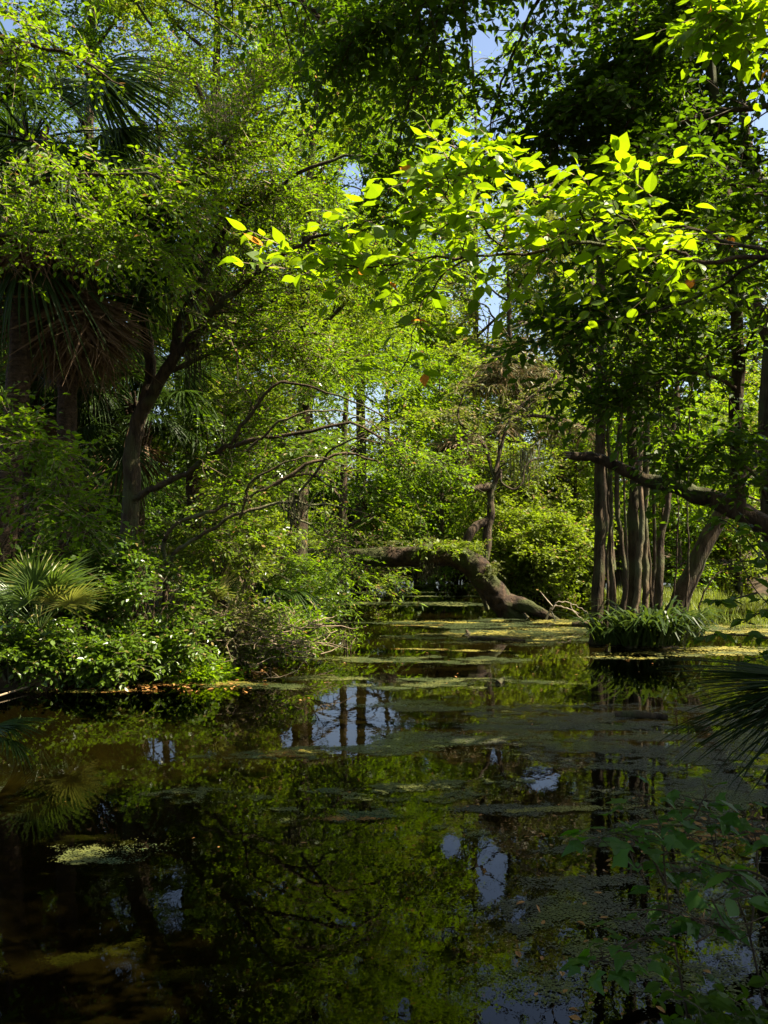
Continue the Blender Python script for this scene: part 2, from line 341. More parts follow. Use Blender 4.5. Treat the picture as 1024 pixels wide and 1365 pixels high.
M['boot'] = bark_mat('palm_boot', (.16, .08, .035), (.34, .18, .085), 10, .5, .5)
M['water'] = water_mat()
M['bed'] = noise_mat('pond_bed', [(.002, .002, .001), (.006, .007, .002), (.02, .022, .007)], .9, .9, .3)
M['ground'] = noise_mat('forest_floor', [(.02, .014, .008), (.05, .034, .018), (.10, .065, .03)], 4, .95, .6)
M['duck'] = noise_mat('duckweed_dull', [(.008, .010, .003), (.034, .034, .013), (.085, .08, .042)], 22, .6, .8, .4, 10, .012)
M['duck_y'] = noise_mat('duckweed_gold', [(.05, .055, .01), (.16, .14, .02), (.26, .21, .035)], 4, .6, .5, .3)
M['algae'] = noise_mat('algae_film', [(.014, .020, .006), (.032, .042, .013), (.06, .072, .025)], 2.2, .35, .3, .5)
M['olive_weed'] = noise_mat('olive_weed', [(.022, .028, .005), (.06, .068, .013), (.11, .11, .022)], 9, .6, .5, .3)
M['rust'] = noise_mat('rusty_debris', [(.06, .03, .006), (.17, .08, .014), (.28, .14, .03)], 9, .8, .4, .2)
M['sunk'] = noise_mat('sunken_algae', [(.012, .022, .007), (.035, .055, .018), (.07, .09, .032)], 4, .8, .4, .2)
M['litter'] = leaf_mat('fallen_leaf', (.20, .085, .02), (.36, .18, .05), (.3, .15, .04), .2, .6, .3)

# ------------------------------------------------------------------ openings in the canopy
def shaft(x, y, D, r): SHAFTS.append((P(x, y, D), r))
def window(x, y, rx, ry, Dm, ez=H): WINDOWS.append((x, y, rx, ry, Dm, ez))
def mirror(x, y, rx, ry, Dm=8): WINDOWS.append((x, 2*YH-y, rx, ry, Dm, -H))
shaft(640, 250, 4.5, 1.0); shaft(740, 290, 4.8, .9); shaft(540, 330, 4.6, .9); shaft(420, 360, 4.7, .8); shaft(590, 200, 4.4, .6); shaft(860, 330, 4.9, .5); shaft(980, 40, 5, .5)
shaft(450, 570, 12.2, 3.0); shaft(350, 620, 12.4, 2.4); shaft(540, 630, 12.2, 2.4)
shaft(50, 770, 10.6, 1.2); shaft(205, 720, 11.2, .9); shaft(150, 810, 11.2, .7); shaft(245, 850, 11.5, .8); shaft(30, 860, 10.8, .5); shaft(380, 820, 13, 1.2); shaft(300, 760, 12.4, .6)
shaft(640, 770, 19.5, .9); shaft(700, 720, 24, 3); shaft(720, 650, 25, 3); shaft(930, 875, 13.6, 1.2)
shaft(960, 830, 20, 2.2); shaft(893, 1215, 2.88, .16); shaft(120, 240, 8, .6); shaft(70, 320, 8, .6); shaft(100, 90, 8, .6); shaft(620, 830, 17, .8)
shaft(440, 150, 17, 1.3); shaft(500, 290, 17, 1.8); shaft(420, 420, 15, 1.8); shaft(330, 60, 15, .7); shaft(230, 120, 14, .6); shaft(880, 420, 15, 1.4); shaft(830, 760, 15, .5); shaft(690, 560, 25, 3.2); shaft(650, 470, 36, 4.5); shaft(560, 400, 40, 5); shaft(850, 640, 36, 5); shaft(940, 660, 34, 5); shaft(600, 640, 27, 3); shaft(950, 420, 7.3, .8); shaft(850, 450, 7, .8); shaft(900, 300, 6.4, .6); shaft(800, 560, 27, 3); shaft(842, 650, 15, .3); shaft(858, 740, 14.8, .25); shaft(806, 480, 15, .35); shaft(885, 720, 14.7, .25); shaft(900, 640, 8, .35); shaft(930, 740, 15.6, .4); shaft(760, 60, 7.6, .35); shaft(860, 210, 7.5, .4)
window(640, 70, 34, 62, 9.5); window(595, 35, 32, 34, 9.5); window(655, 155, 22, 60, 9.5); window(705, 30, 14, 20, 9.5); window(865, 25, 12, 12, 9.5); window(905, 110, 9, 14, 9)
window(645, 60, 17, 30, 6); window(600, 40, 14, 16, 6); window(650, 160, 9, 24, 6)
window(472, 240, 20, 26, 6); window(650, 415, 17, 40, 6); window(150, 430, 22, 16, 13.5); window(210, 555, 12, 12, 13.5); window(780, 402, 20, 16, 9); window(905, 510, 22, 26, 9)
window(255, 420, 12, 12, 14); window(225, 300, 14, 14, 14); window(412, 545, 8, 8, 14)
mirror(475, 960, 60, 50, 10); mirror(210, 1000, 30, 18, 6); mirror(290, 1000, 18, 14, 6); mirror(130, 1100, 26, 44, 6); mirror(240, 1210, 28, 60, 6); mirror(400, 985, 30, 20, 6); mirror(160, 1320, 20, 40, 6); mirror(655, 1165, 24, 40, 9); mirror(690, 1215, 14, 22, 9); mirror(600, 1130, 14, 16, 9); mirror(720, 1040, 30, 18, 12); mirror(755, 1330, 22, 50, 7); mirror(540, 1345, 12, 16, 7); mirror(660, 1010, 14, 14, 14)

# ------------------------------------------------------------------ ground, pond bed, water
SHORE = np.array([(-60, 4), (-9, 8.6), (-4.6, 10.7), (-2.6, 12.0), (-1.9, 14), (-2.4, 18), (-3.4, 24), (-3.0, 31), (-.5, 36), (8, 38), (13, 33), (11, 26), (9.5, 19), (7.5, 13), (4.6, 8.6), (2.9, 6.0), (2.1, 4.2), (1.5, 2.9), (.6, 1.9), (-2, 1.5), (-6, 1.0), (-60, -2)], float)
def sdist(x, y):
    """distance to the shoreline, negative over the water"""
    px = np.stack([x, y], -1); d = np.full(x.shape, 1e9); ins = np.zeros(x.shape, bool)
    for a, b in zip(SHORE, np.roll(SHORE, -1, 0)):
        e = b-a; w = px-a; t = np.clip((w@e)/(e@e), 0, 1); d = np.minimum(d, np.linalg.norm(w-t[..., None]*e, axis=-1))
        c = ((a[1] <= y) & (b[1] > y)) | ((b[1] <= y) & (a[1] > y))
        with np.errstate(divide='ignore', invalid='ignore'): xi = a[0]+(y-a[1])/(b[1]-a[1])*(b[0]-a[0])
        ins ^= c & (x < xi)
    return np.where(ins, -d, d)
def gz(x, y):
    x = np.asarray(x, float); y = np.asarray(y, float)
    d = sdist(x, y)+(fbm(x*.9, y*.9, 3, 5)-.45)*.9
    z = np.where(d > 0, .42*np.tanh(d*.9)+.012*np.clip(d, 0, 60), np.maximum(-.75, d*.45))
    isl = .22*np.exp(-(((x-4.35)/.85)**2+((y-15.0)/.6)**2)**1.5)+0*x
    z = np.where(d < 0, np.maximum(z, -.75+(.75+.2)*np.clip(isl/.22, 0, 1)), z)
    return z+(fbm(x*2.3, y*2.3, 3, 9)-.45)*.12
def sgz(x, y): return float(gz(np.array([x]), np.array([y]))[0])
def ground():
    u = np.linspace(-1, 1, 260); gx = np.sinh(u*5.6)*2500/np.sinh(5.6); gx = np.sort(np.concatenate([gx, np.linspace(-14, 14, 150)]))
    v = np.linspace(0, 1, 200); gy = 12+np.concatenate([-np.sinh(v[1:][::-1]*5.6)*2500/np.sinh(5.6), np.sinh(v*5.6)*2500/np.sinh(5.6)]); gy = np.sort(np.concatenate([gy, np.linspace(-2, 40, 210)]))
    X, Y = np.meshgrid(gx, gy); Z = gz(X, Y); n, m = X.shape
    i = np.arange(n*m).reshape(n, m); f = np.stack([i[:-1, :-1], i[:-1, 1:], i[1:, 1:], i[1:, :-1]], -1).reshape(-1, 4)
    zc = Z.ravel()[f].mean(1); mb = MB(); mb.add(np.stack([X, Y, Z], -1).reshape(-1, 3), f, 0, True)
    mb.mat = [np.where(zc < -.03, 1, 0).astype(np.int32)]
    return tag(mb.build('ground', [M['ground'], M['bed']]), kind='structure')
ground()
wb = MB(); wb.add([(-62, -3, 0), (20, -3, 0), (20, 42, 0), (-62, 42, 0)], [[0, 1, 2, 3]])
tag(wb.build('water', M['water']), kind='structure')

# ------------------------------------------------------------------ palms
def fan(mb, R, petiole, nseg=38, spread=2.3, droop=.35, fold=.25, mat=0, pmat=1, rag=.0, width=.028):
    """one costapalmate leaf: stalk along +Y, segments fanned round its end"""
    ts = np.linspace(0, 1, 5); pp = np.stack([0*ts, petiole*ts, .06*petiole*np.sin(pi*ts)], 1)
    tube(mb, pp, np.linspace(.016, .009, 5)*max(.5, R), 4, pmat, cap=False)
    o = pp[-1]
    for k in range(nseg):
        a = -spread+2*spread*(k+.5)/nseg+rnd(1)[0]*.02; L = R*(.72+.28*cos(a*.55))*uni(.88, 1.05)*(1-rag*uni(0, .5))
        n = 6; s = np.linspace(0.02, 1, n); d = np.array([sin(a), cos(a), -fold*abs(sin(a))*.6+.12])
        path = o+d*L*s[:, None]-UP*(droop*L*uni(.7, 1.3)*s**2.4)[:, None]+rnd(1, 3)*rag*.25*L*(s**2)[:, None]
        sd = np.array([cos(a), -sin(a), 0]); w = width*R*np.array([.35, .8, 1.0, .8, .45, .05])*uni(.85, 1.15)
        nn = np.array([0, 0, 1.])*(.35 if k % 2 else -.35)
        A = path+sd*w[:, None]; B = path-sd*w[:, None]; C = path-UP*(w*.5)[:, None]
        V = np.concatenate([A, C, B]); i = np.arange(n-1)
        mb.add(V, np.concatenate([np.stack([i, i+1, n+i+1, n+i], 1), np.stack([n+i, n+i+1, 2*n+i+1, 2*n+i], 1)]), mat)
FR = {}
def frond_mesh(key, **kw):
    if key not in FR:
        mb = MB(); mats = kw.pop('mats'); fan(mb, **kw); o = mb.build('frond', mats); me = o.data; bpy.data.objects.remove(o); FR[key] = me
    return FR[key]
def add_frond(name, me, parent, loc, az, el, roll=0, s=1.0):
    o = bpy.data.objects.new(name, me); COL.objects.link(o); o.parent = parent; o.location = tuple(float(q) for q in loc)
    o.rotation_mode = 'YXZ'
    # el tilts +Y upwards, az turns it round Z
    from mathutils import Matrix
    mtx = Matrix.Rotation(az, 3, 'Z') @ Matrix.Rotation(el, 3, 'X') @ Matrix.Rotation(roll, 3, 'Y')
    o.rotation_mode = 'XYZ'; o.rotation_euler = mtx.to_euler('XYZ'); o.scale = (s, s, s); return o
def cabbage_palm(label, base, hub, r, R=.95, pet=1.1, nlive=20, ndead=14, boots=True, bark='bark_palm', bootlen=1.0, group='cabbage palms on the left bank', bootm='bark_palm'):
    base = np.asarray(base); t = thing('cabbage_palm', label, 'palm', base, group)
    path = smooth_path([base-UP*.3, base*.65+hub*.35+rnd(3)*.05, base*.3+hub*.7+rnd(3)*.05, hub], 10)
    mb = MB(); n = len(path); rr = r*(1+.06*np.sin(np.arange(n)*2.1))*np.linspace(1.1, .95, n); tube(mb, path, rr, 14, 0, .03)
    mb.build('trunk', M[bark], t, base)
    if boots:
        bb = MB(); hl = np.linalg.norm(hub-base)
        for k in range(int(34*bootlen)):
            q = 1-(k+.5)/(34*bootlen)*min(.9, bootlen/hl); a = k*2.4; x = q*(n-1); i = min(int(x), n-2); p = path[i]*(1-x+i)+path[i+1]*(x-i)
            d = np.array([cos(a), sin(a), 0]); pts = [p+d*r*.8, p+d*(r+.05)+UP*.10, p+d*(r+.10)+UP*.26]
            tube(bb, pts, [.035, .03, .016], 5, 0)
        bb.build('boots', M[bootm], t, base)
    hl = hub-base
    for k in range(nlive):
        a = k*2.399+uni(-.3, .3); e = 1.0-1.75*(k/nlive)**.8+uni(-.12, .12)
        me = frond_mesh(('live', R, pet, k % 3), R=R, petiole=pet, droop=[.5, .8, 1.1][k % 3], rag=.22, nseg=44, width=.02, mats=[M['palm'], M['palm']])
        add_frond('frond', me, t, hl, a, e, uni(-.3, .3), uni(.85, 1.1))
    for k in range(ndead):
        a = k*2.399+uni(-.4, .4); e = -1.05-.4*uni(0, 1)
        me = frond_mesh(('dead', R, pet, k % 2), R=R*1.1, petiole=pet*.75, spread=1.6, nseg=34, width=.018, droop=.5, fold=.9, rag=.5, mats=[M['palm_dead'], M['palm_dead']])
        add_frond('dead_frond', me, t, hl-UP*.05, a, e, uni(-.5, .5), uni(.8, 1.05))
    return t
def B(x, y, D, dz=0):
    p = P(x, y, D); return np.array([p[0], p[1], sgz(p[0], p[1])+dz])
seed(21)
cabbage_palm('thick tan palm trunk at the left edge under a high head of drooping fronds', B(-10, 850, 11.9), P(40, 190, 11.2), .15, 1.05, 1.2, 26, 26)
cabbage_palm('rough dark palm with a brown skirt of dead fronds hanging round its trunk top', B(76, 850, 12.2), P(100, 325, 12.2), .125, 1.1, 1.1, 20, 34, bootlen=1.6)
cabbage_palm('slim young palm with orange leaf bases on its trunk between dark palm trunks', B(108, 850, 15.5), P(120, 500, 15.5), .075, .8, .9, 16, 3, bootlen=1.7, bootm='boot')
cabbage_palm('dark headed palm with a dead brown skirt seen behind the forked tree', B(262, 850, 17), P(262, 325, 17), .16, 1.0, 1.2, 20, 18)
cabbage_palm('short green palm with fans spread low between forked tree and slim palm', B(185, 850, 14.5), P(182, 540, 14.5), .1, .85, 1.0, 18, 4)
cabbage_palm('low palm with pale upright fans beside the thick left edge trunk', B(40, 850, 14), P(40, 500, 14), .11, .85, 1.0, 18, 5)
cabbage_palm('tall palm trunk leaning pale behind the thick left edge palm', B(18, 850, 15), P(52, 250, 15), .12, .95, 1.1, 16, 8)

def palmetto(label, base, n, R, pet, key, elev=(.2, 1.2), azr=(0, 6.28), ydead=0, yellow=0, droop=.3, cat='palmetto', spread=1.9, nseg=26, group=None, width=.028, green='palm'):
    t = thing('saw_palmetto', label, cat, base, group); st = MB()
    gap = min(-.1, sgz(base[0], base[1])-base[2]-.1); tube(st, [np.array([.06, .03, gap]), np.array([.02, .01, .12]), np.array([0, 0, .25])], [.06, .05, .03], 8); st.build('stem', M['bark_palm'], t)
    for k in range(n):
        a = uni(*azr); e = uni(*elev); mt = 'palm_yellow' if k < yellow else green
        me = frond_mesh((key, mt, k % 3), R=R, petiole=pet, nseg=nseg, spread=spread, droop=[.15, .3, .5][k % 3]*droop/.3, mats=[M[mt], M[mt]], width=width)
        add_frond('frond', me, t, (0, 0, .2), a, e, uni(-.5, .5), uni(.8, 1.1))
    for k in range(ydead):
        me = frond_mesh((key, 'dead'), R=R*.8, petiole=pet*.8, nseg=18, spread=1.2, droop=.5, fold=.9, rag=.5, mats=[M['palm_dead'], M['palm_dead']])
        add_frond('dead_frond', me, t, (0, 0, .2), uni(*azr), -.7-uni(0, .6), 0, 1)
    return t
seed(31)
palmetto('sunlit palmetto with stiff fans and one yellowing leaf at the left bank edge', B(52, 880, 10.9, .45), 18, .52, .6, 'pm', (.6, 1.45), yellow=4, ydead=5, green='palm_painted_sun')
palmetto('small yellow green palmetto lit between shrubs under the arching boughs', B(285, 850, 12.8, .5), 8, .42, .4, 'pm2', (.6, 1.3), yellow=3)
palmetto('dark drooping palmetto hanging over the water by the log', B(372, 800, 15.5, .55), 14, .6, .45, 'pm3', (-.7, .7), droop=.9)
palmetto('dark palmetto fans reaching in from the right edge over the duckweed', P(1230, 1000, 3.0), 9, .6, .28, 'pm4', (-.12, .12), (1.35, 1.75), spread=.8, nseg=14, width=.014, green='palm_painted_shade')
palmetto('dim palmetto frond dipping into the water at the left edge', P(-40, 1005, 7.4), 3, .42, .25, 'pm5', (-.3, .2), (-1.9, -1.2), spread=1.3)

# ------------------------------------------------------------------ the forked tree on the left bank
def wobble(p, a):
    n = len(p); w = np.cumsum(rnd(n, 3), 0); w = w-np.linspace(0, 1, n)[:, None]*w[-1]; w -= np.linspace(1, 0, n)[:, None]*w[0]
    return p+w*a*np.minimum(1, np.arange(n)/3)[:, None]
def wood_limb(wood, pts, r0, r1, sides=9, lump=.05, per=5, wob=.012):
    lp = wobble(px_limb(pts, per), wob); tube(wood, lp, np.linspace(r0, r1, len(lp)), sides, 0, lump); return lp
def bare_twigs(mb, lp, n, L, r=.006, mat=1):
    m_ = len(lp); T = nrm(np.gradient(lp, axis=0))
    for k in range(n):
        i = int(uni(.3, .98)*(m_-1)); p = lp[i]; d = nrm(T[i]*uni(.3, .9)+rnd(3)*[.8, .8, .5]); l = L*uni(.3, 1.1); q = [p]
        for _ in range(4): d = nrm(d+rnd(3)*.38); q.append(q[-1]+d*l/4)
        q = np.array(q)
        if not keep_mask(q[2:3])[0]: continue
        tube(mb, q, np.linspace(r*uni(.6, 1.1), r*.35, 5), 4, mat, cap=False)
        for _ in range(3):
            b = q[1+int(uni(0, 3))]; e = b+nrm(d+rnd(3)*.9)*l*uni(.15, .4); tube(mb, [b, (b+e)/2+rnd(3)*.03*l, e], [r*.5, r*.4, r*.2], 3, mat, cap=False)
def px_tree(name, label, cat, base, limbs, leafm, barkm, group=None, crown_name='crown', bare=0, wob=.012):
    """limbs: list of (pts, r0, r1, foliage dict or None)"""
    base = np.asarray(base, float); t = thing(name, label, cat, base, group); wood, crown = MB(), MB()
    for pts, r0, r1, fol in limbs:
        lp = wood_limb(wood, pts, r0, r1, 10 if r0 > .06 else 6, wob=wob)
        if fol:
            branches_off(wood, crown, lp, r0, **fol)
            if bare: bare_twigs(crown, lp, bare, .9)
    wood.build('trunk', barkm, t, base)
    if crown.n: crown.build(crown_name, [leafm, barkm if barkm is not M['bark'] else M['dry_twig']], t, base)
    return t
seed(41)
fA = dict(nsec=22, seclen=1.7, ntw=10, twlen=.42, m=11, size=.066, tr=.006, flat=.65, droop=.2, t0=.3)
fB = dict(mul=1.7, nsec=26, seclen=1.3, ntw=11, twlen=.38, m=11, size=.062, tr=.006, flat=.72, droop=.22, t0=.2, up=.12)
px_tree('forked_tree', 'leaning brown forked tree on the left bank spreading lime foliage over the water', 'tree', B(168, 850, 13), [
  ([(166, 860, 13), (168, 760, 13), (172, 660, 13), (178, 590, 13), (192, 540, 13)], .14, .105, None),
  ([(190, 548, 13), (201, 485, 13), (193, 420, 13), (192, 370, 13)], .082, .065, None),
  ([(192, 375, 13), (205, 335, 13), (235, 295, 13), (262, 250, 12.8), (300, 205, 12.6), (345, 150, 12.4)], .055, .012, dict(fA, nsec=20, t0=.5)),
  ([(192, 375, 13), (190, 320, 13.2), (210, 260, 13.4), (205, 170, 13.6), (215, 60, 13.8)], .055, .012, fA),
  ([(190, 548, 13), (222, 505, 12.8), (240, 455, 12.7), (254, 415, 12.6), (275, 370, 12.5), (292, 325, 12.4), (318, 280, 12.3), (350, 255, 12.2), (425, 215, 12), (510, 205, 12)], .095, .014, dict(fA, nsec=28, t0=.55)),
  ([(240, 470, 12.7), (272, 425, 12.5), (305, 398, 12.3), (380, 335, 12), (465, 300, 11.8)], .065, .014, dict(fA, nsec=22, t0=.3)),
  ([(292, 325, 12.4), (300, 260, 12.5), (320, 170, 12.8), (370, 80, 13)], .045, .012, fA),
  ([(170, 672, 13), (190, 657, 12.8), (235, 630, 12.5), (265, 610, 12.3), (305, 596, 12.1), (327, 562, 12), (372, 515, 11.9), (440, 520, 11.9), (520, 560, 12)], .055, .008, dict(fB, nsec=34, t0=.3)),
  ([(305, 596, 12.1), (380, 575, 11.8), (470, 565, 11.8), (550, 610, 12)], .035, .01, dict(fB, nsec=30, t0=.1)),
  ([(215, 500, 12.9), (290, 470, 12.8), (360, 455, 12.9), (440, 480, 13)], .04, .01, dict(fB, nsec=20, t0=.2)),
], M['leaf_left'], M['bark'], bare=12, wob=.018)
px_tree('arching_tree', 'low tree with pale boughs arching from the left shrubs over the log', 'tree', B(220, 850, 12.6), [
  ([(215, 850, 12.6), (220, 760, 12.6), (228, 703, 12.5), (280, 675, 12.3), (320, 660, 12.2), (365, 647, 12.1), (425, 650, 12.2), (480, 665, 12.3)], .036, .008, dict(fB, nsec=22, t0=.4, droop=.12)),
  ([(215, 850, 12.4), (232, 752, 12.3), (270, 722, 12.1), (320, 690, 12), (375, 675, 12), (440, 672, 12.1), (500, 690, 12.3)], .04, .008, dict(fB, nsec=16, t0=.35, droop=.08, seclen=.9)),
  ([(375, 675, 12), (410, 700, 11.9), (435, 725, 11.9), (458, 752, 11.9)], .018, .005, dict(fB, nsec=5, ntw=4, seclen=.6)),
  ([(365, 647, 12.1), (430, 610, 12), (500, 610, 12.1), (555, 635, 12.4)], .03, .008, dict(fB, nsec=28, t0=.1)),
  ([(405, 690, 12), (420, 660, 12.2), (430, 690, 12.2), (432, 715, 12.2)], .012, .005, None),
  ([(400, 655, 12), (450, 600, 11.8), (510, 590, 11.8), (570, 625, 12)], .02, .006, dict(fB, nsec=34, t0=.1)),
  ([(330, 600, 11.9), (380, 560, 11.6), (440, 545, 11.6), (510, 575, 11.8)], .02, .006, dict(fB, nsec=34, t0=.1)),
  ([(320, 690, 12), (340, 640, 11.7), (400, 610, 11.6), (460, 620, 11.6)], .02, .006, dict(fB, nsec=30, t0=.1)),
], M['leaf_left'], M['bark_light'], bare=26, wob=.026)

# background hardwoods on the left bank
seed(51)
K1 = dict(nl=20, cb=.12, nsec=10, ntw=9, m=12, size=.098, seclen=1.9)
auto_tree('bank_tree', 'tall full crowned tree behind the forked tree reaching the photo top', 'tree', B(300, 850, 17.5), 15, 4.6, M['leaf_far'], M['bark'], **K1, r=.2)
auto_tree('bank_tree', 'tall tree with bright crown right of the forked tree above the log', 'tree', B(395, 850, 19), 14.5, 4.2, M['leaf_left'], M['bark'], **dict(K1, kind='narrow', size=.15, m=13), r=.2)
auto_tree('bank_tree', 'shaded tall tree behind the palms at the upper left', 'tree', B(120, 850, 19), 16, 4.6, M['leaf_dark'], M['bark_dark'], **K1, r=.22)
auto_tree('bank_tree', 'round crowned tree standing low behind the log left end', 'tree', B(455, 800, 24), 9.5, 3.6, M['leaf_far'], M['bark'], nl=11, cb=.12, nsec=9, ntw=8, m=7, size=.12, r=.15)
auto_tree('bank_tree', 'dark leafed tree filling the gap behind the skirted palm', 'tree', B(20, 850, 21), 12, 4.5, M['leaf_dark'], M['bark_dark'], nl=14, cb=.1, nsec=9, ntw=8, m=7, size=.12, r=.2)
auto_tree('bank_tree', 'bushy understory tree between forked tree and log', 'tree', B(330, 850, 15.5), 4.2, 1.9, M['leaf_shrub'], M['bark_light'], nl=12, cb=.08, nsec=7, ntw=7, m=7, size=.1, r=.07)
auto_tree('bank_tree', 'dark understory tree between the palm trunks', 'tree', B(130, 850, 17.5), 4.5, 2.2, M['leaf_dark'], M['bark_dark'], nl=12, cb=.08, nsec=7, ntw=7, m=7, size=.1, r=.08)

# ------------------------------------------------------------------ shrubs along the left bank
def shrub(name, label, base, h, w, leafm, nst=9, nsec=7, ntw=5, m=6, size=.08, kind='oval', barkm=None, group='shrubs along the left bank', cat='shrub', flat=.45, lean=(0, 0), cull=True, droop=.2, twlen=None, seclen=None, mul=1.0, tr=.0025):
    base = np.asarray(base, float); t = thing(name, label, cat, base, group); wood, crown = MB(), MB(); barkm = barkm or M['bark_light']
    for k in range(nst):
        a = k*2.4+uni(-.4, .4); q = uni(.25, 1); e = np.array([cos(a)*w*q+lean[0]*h, sin(a)*w*q*.8+lean[1]*h, h*(1-.45*q*q)*uni(.75, 1.05)])
        ts = np.linspace(0, 1, 6)[:, None]; lp = base+np.array([cos(a), sin(a), 0])*.05+e*ts+UP*(np.sin(pi*ts)*.15*h)+rnd(6, 3)*.04*h*ts
        lp[0, 2] -= .1; lp = smooth_path(lp, 3); tube(wood, lp, np.linspace(.014+.006*h, .003, len(lp)), 5, 0, cap=False)
        branches_off(wood, crown, lp, .02, nsec, seclen or .38*h+.1, ntw, twlen or .24, m, size, kind, .15, flat, droop, .15, cull=cull, tr=tr, mul=mul)
    wood.build('stems', barkm, t, base); crown.build('foliage', [leafm, barkm], t, base); return t
seed(61)
LS = M['leaf_shrub']
for lab, x, D, h, w, mt, sz in [
  ('low glossy shrub at the left edge below the palmetto', 15, 10.9, .75, .65, LS, .085),
  ('leafy shrub right of the sunlit palmetto at the bank foot', 105, 11.1, .8, .6, LS, .08),
  ('pale leafed shrub standing tallest in front of the forked trunk', 190, 11.8, 1.75, .6, LS, .08),
  ('broad bright shrub on the bank under the arching boughs', 225, 11.7, 1.2, .75, LS, .075),
  ('shrub with whitish leaf glints low at the bank middle', 165, 11.3, .85, .55, LS, .085),
  ('brownish sparse shrub under the boughs beside the yellow palmetto', 300, 12.2, 1.1, .7, M['leaf_olive'], .07),
  ('lime twiggy bush leaning over the water at the bank tip', 345, 12.8, .95, .8, M['leaf_left'], .07),
  ('outermost bush dipping lime leaves into the pond near the log', 392, 14.2, .9, .7, M['leaf_left'], .075),
  ('small yellow green seedlings along the muddy bank foot', 265, 11.5, .42, .5, M['leaf_lime'], .07),
  ('dark bush in shade behind the sunlit palmetto', 60, 12.2, 1.5, .9, M['leaf_dark'], .09),
  ('shade bush between the forked trunk and the dark palm', 130, 12.6, 1.4, .9, M['leaf_dark'], .085),
  ('tall thin stemmed bush behind the arching boughs', 300, 13.6, 2.4, 1.0, M['leaf_far'], .08),
  ('bush beside the drooping palmetto at the log foot', 400, 16.8, 1.3, .9, LS, .085),
]:
    tw = 'twiggy' in lab or 'lime' in lab or 'sparse' in lab
    shrub('bank_shrub', lab, B(x, 850, D), h, w, mt, nst=int(9+5*w), nsec=9 if tw else 7, size=sz, barkm=M['dry_twig'] if tw else None, mul=.3 if tw else .7, tr=.005 if tw else .0025, m=5 if tw else 6)
shrub('overhang_seedling', 'small seedling standing in the water off the bank tip', np.append(WP(463, 868)[:2], -.02), .35, .12, M['leaf_lime'], 3, 3, 2, 4, .05, group=None, cat='plant')

# dead twigs over the water at the bank tip
def twig_heap(label, centre, n, L, sx, sy, mt, r=.006, name='dead_twigs', cat='twigs', zr=.25):
    t = MB(); c = np.asarray(centre)
    for k in range(n):
        p = c+np.array([uni(-sx, sx), uni(-sy, sy), uni(0, zr)]); a = uni(0, 6.28); d = np.array([cos(a), sin(a), uni(-.25, .45)])*L*uni(.4, 1)
        ts = np.linspace(0, 1, 5)[:, None]; lp = p+d*ts+rnd(5, 3)*.05*L*ts; tube(t, lp, np.linspace(r*uni(.6, 1.2), r*.3, 5), 4, 0)
        q = lp[2]; tube(t, [q, q+nrm(d+rnd(3)*.5*L)*L*.3], [r*.5, r*.2], 3, 0, cap=False)
    return tag(t.build(name, mt), label, cat)
seed(71)
twig_heap('tangle of grey dead twigs over the water below the arching boughs', WP(345, 888)+UP*.1, 120, .9, .95, .5, M['dry_twig'], .010, zr=.55)
twig_heap('scatter of brown sticks lying on the mud at the left bank foot', WP(200, 905)+UP*.03, 26, .7, 1.6, .25, M['dry_twig'], .007, zr=.12)
sb = MB(); tube(sb, smooth_path([WP(-30, 940)+UP*.03, WP(60, 915)+UP*.06, WP(135, 900)+UP*.12]), .012, 6); tag(sb.build('bare_stick', M['dry_twig']), 'thin straight stick slanting out of the water at the left edge', 'stick')

# ------------------------------------------------------------------ the fallen trunk, centre
seed(81)
t = thing('fallen_trunk', 'huge mossy fallen trunk bridging the water and bending down into it', 'tree trunk', P(690, 815, 19.4))
org = P(690, 815, 19.4); mb = MB()
lp = smooth_path([P(*q) for q in [(260, 735, 20.5), (370, 738, 20.2), (440, 742, 20), (500, 743, 19.8), (560, 741, 19.6), (600, 741, 19.5), (628, 752, 19.4), (648, 775, 19.4), (665, 798, 19.4), (682, 818, 19.4), (694, 840, 19.4)]], 16)
n = len(lp); rr = np.interp(np.linspace(0, 1, n), [0, .2, .45, .6, .8, 1], [.18, .20, .24, .27, .25, .32]); tube(mb, lp, rr*(1+.05*np.sin(np.arange(n)*.21)), 40, 0, .04, True, .09)
mb.build('trunk', M['bark_red'], t, org)
mb = MB(); lp2 = smooth_path([P(*q) for q in [(676, 806, 19.4), (698, 808, 19.2), (718, 816, 19), (745, 828, 18.8)]], 6); tube(mb, lp2, np.linspace(.22, .05, len(lp2)), 18, 0, .07, True, .16); mb.build('root', M['bark_red'], t, org)
mb = MB(); lp3 = smooth_path([P(*q) for q in [(612, 748, 19.5), (628, 768, 19.6), (642, 790, 19.7), (650, 812, 19.8)]], 6); tube(mb, lp3, np.linspace(.10, .05, len(lp3)), 8, 0, .08); mb.build('branch', M['bark_light'], t, org)
def ferns_on(name, label, centre, n, sx, sy, L, mt, cat, spread_z=.1, kind='narrow', size=.08):
    A = np.asarray(centre)+np.stack([uni(-sx, sx, n), uni(-sy, sy, n), uni(0, spread_z, n)], 1); D = rnd(n, 3)+UP*.9; c = MB()
    sprays(c, A, D, L*uni(.5, 1.2, n), 9, size, kind, .5, .5, 0, 0, True, .002, wid=1.2)
    return tag(c.build(name, mt), label, cat)
ferns_on('resurrection_fern', 'sunlit pale ferns growing on the bend of the fallen trunk', P(620, 733, 19.4), 90, .4, .25, .3, M['leaf_far'], 'fern')
ferns_on('vine', 'leafy vine trailing over the fallen trunk just before its bend', P(590, 735, 19.2), 40, .5, .2, .35, M['leaf_far'], 'vine', .1, 'diam', .1)
ferns_on('moss_tuft', 'ragged brown moss tufts down the sloping end of the fallen trunk', P(652, 768, 19.25), 70, .22, .2, .18, M['leaf_olive'], 'moss', .25)
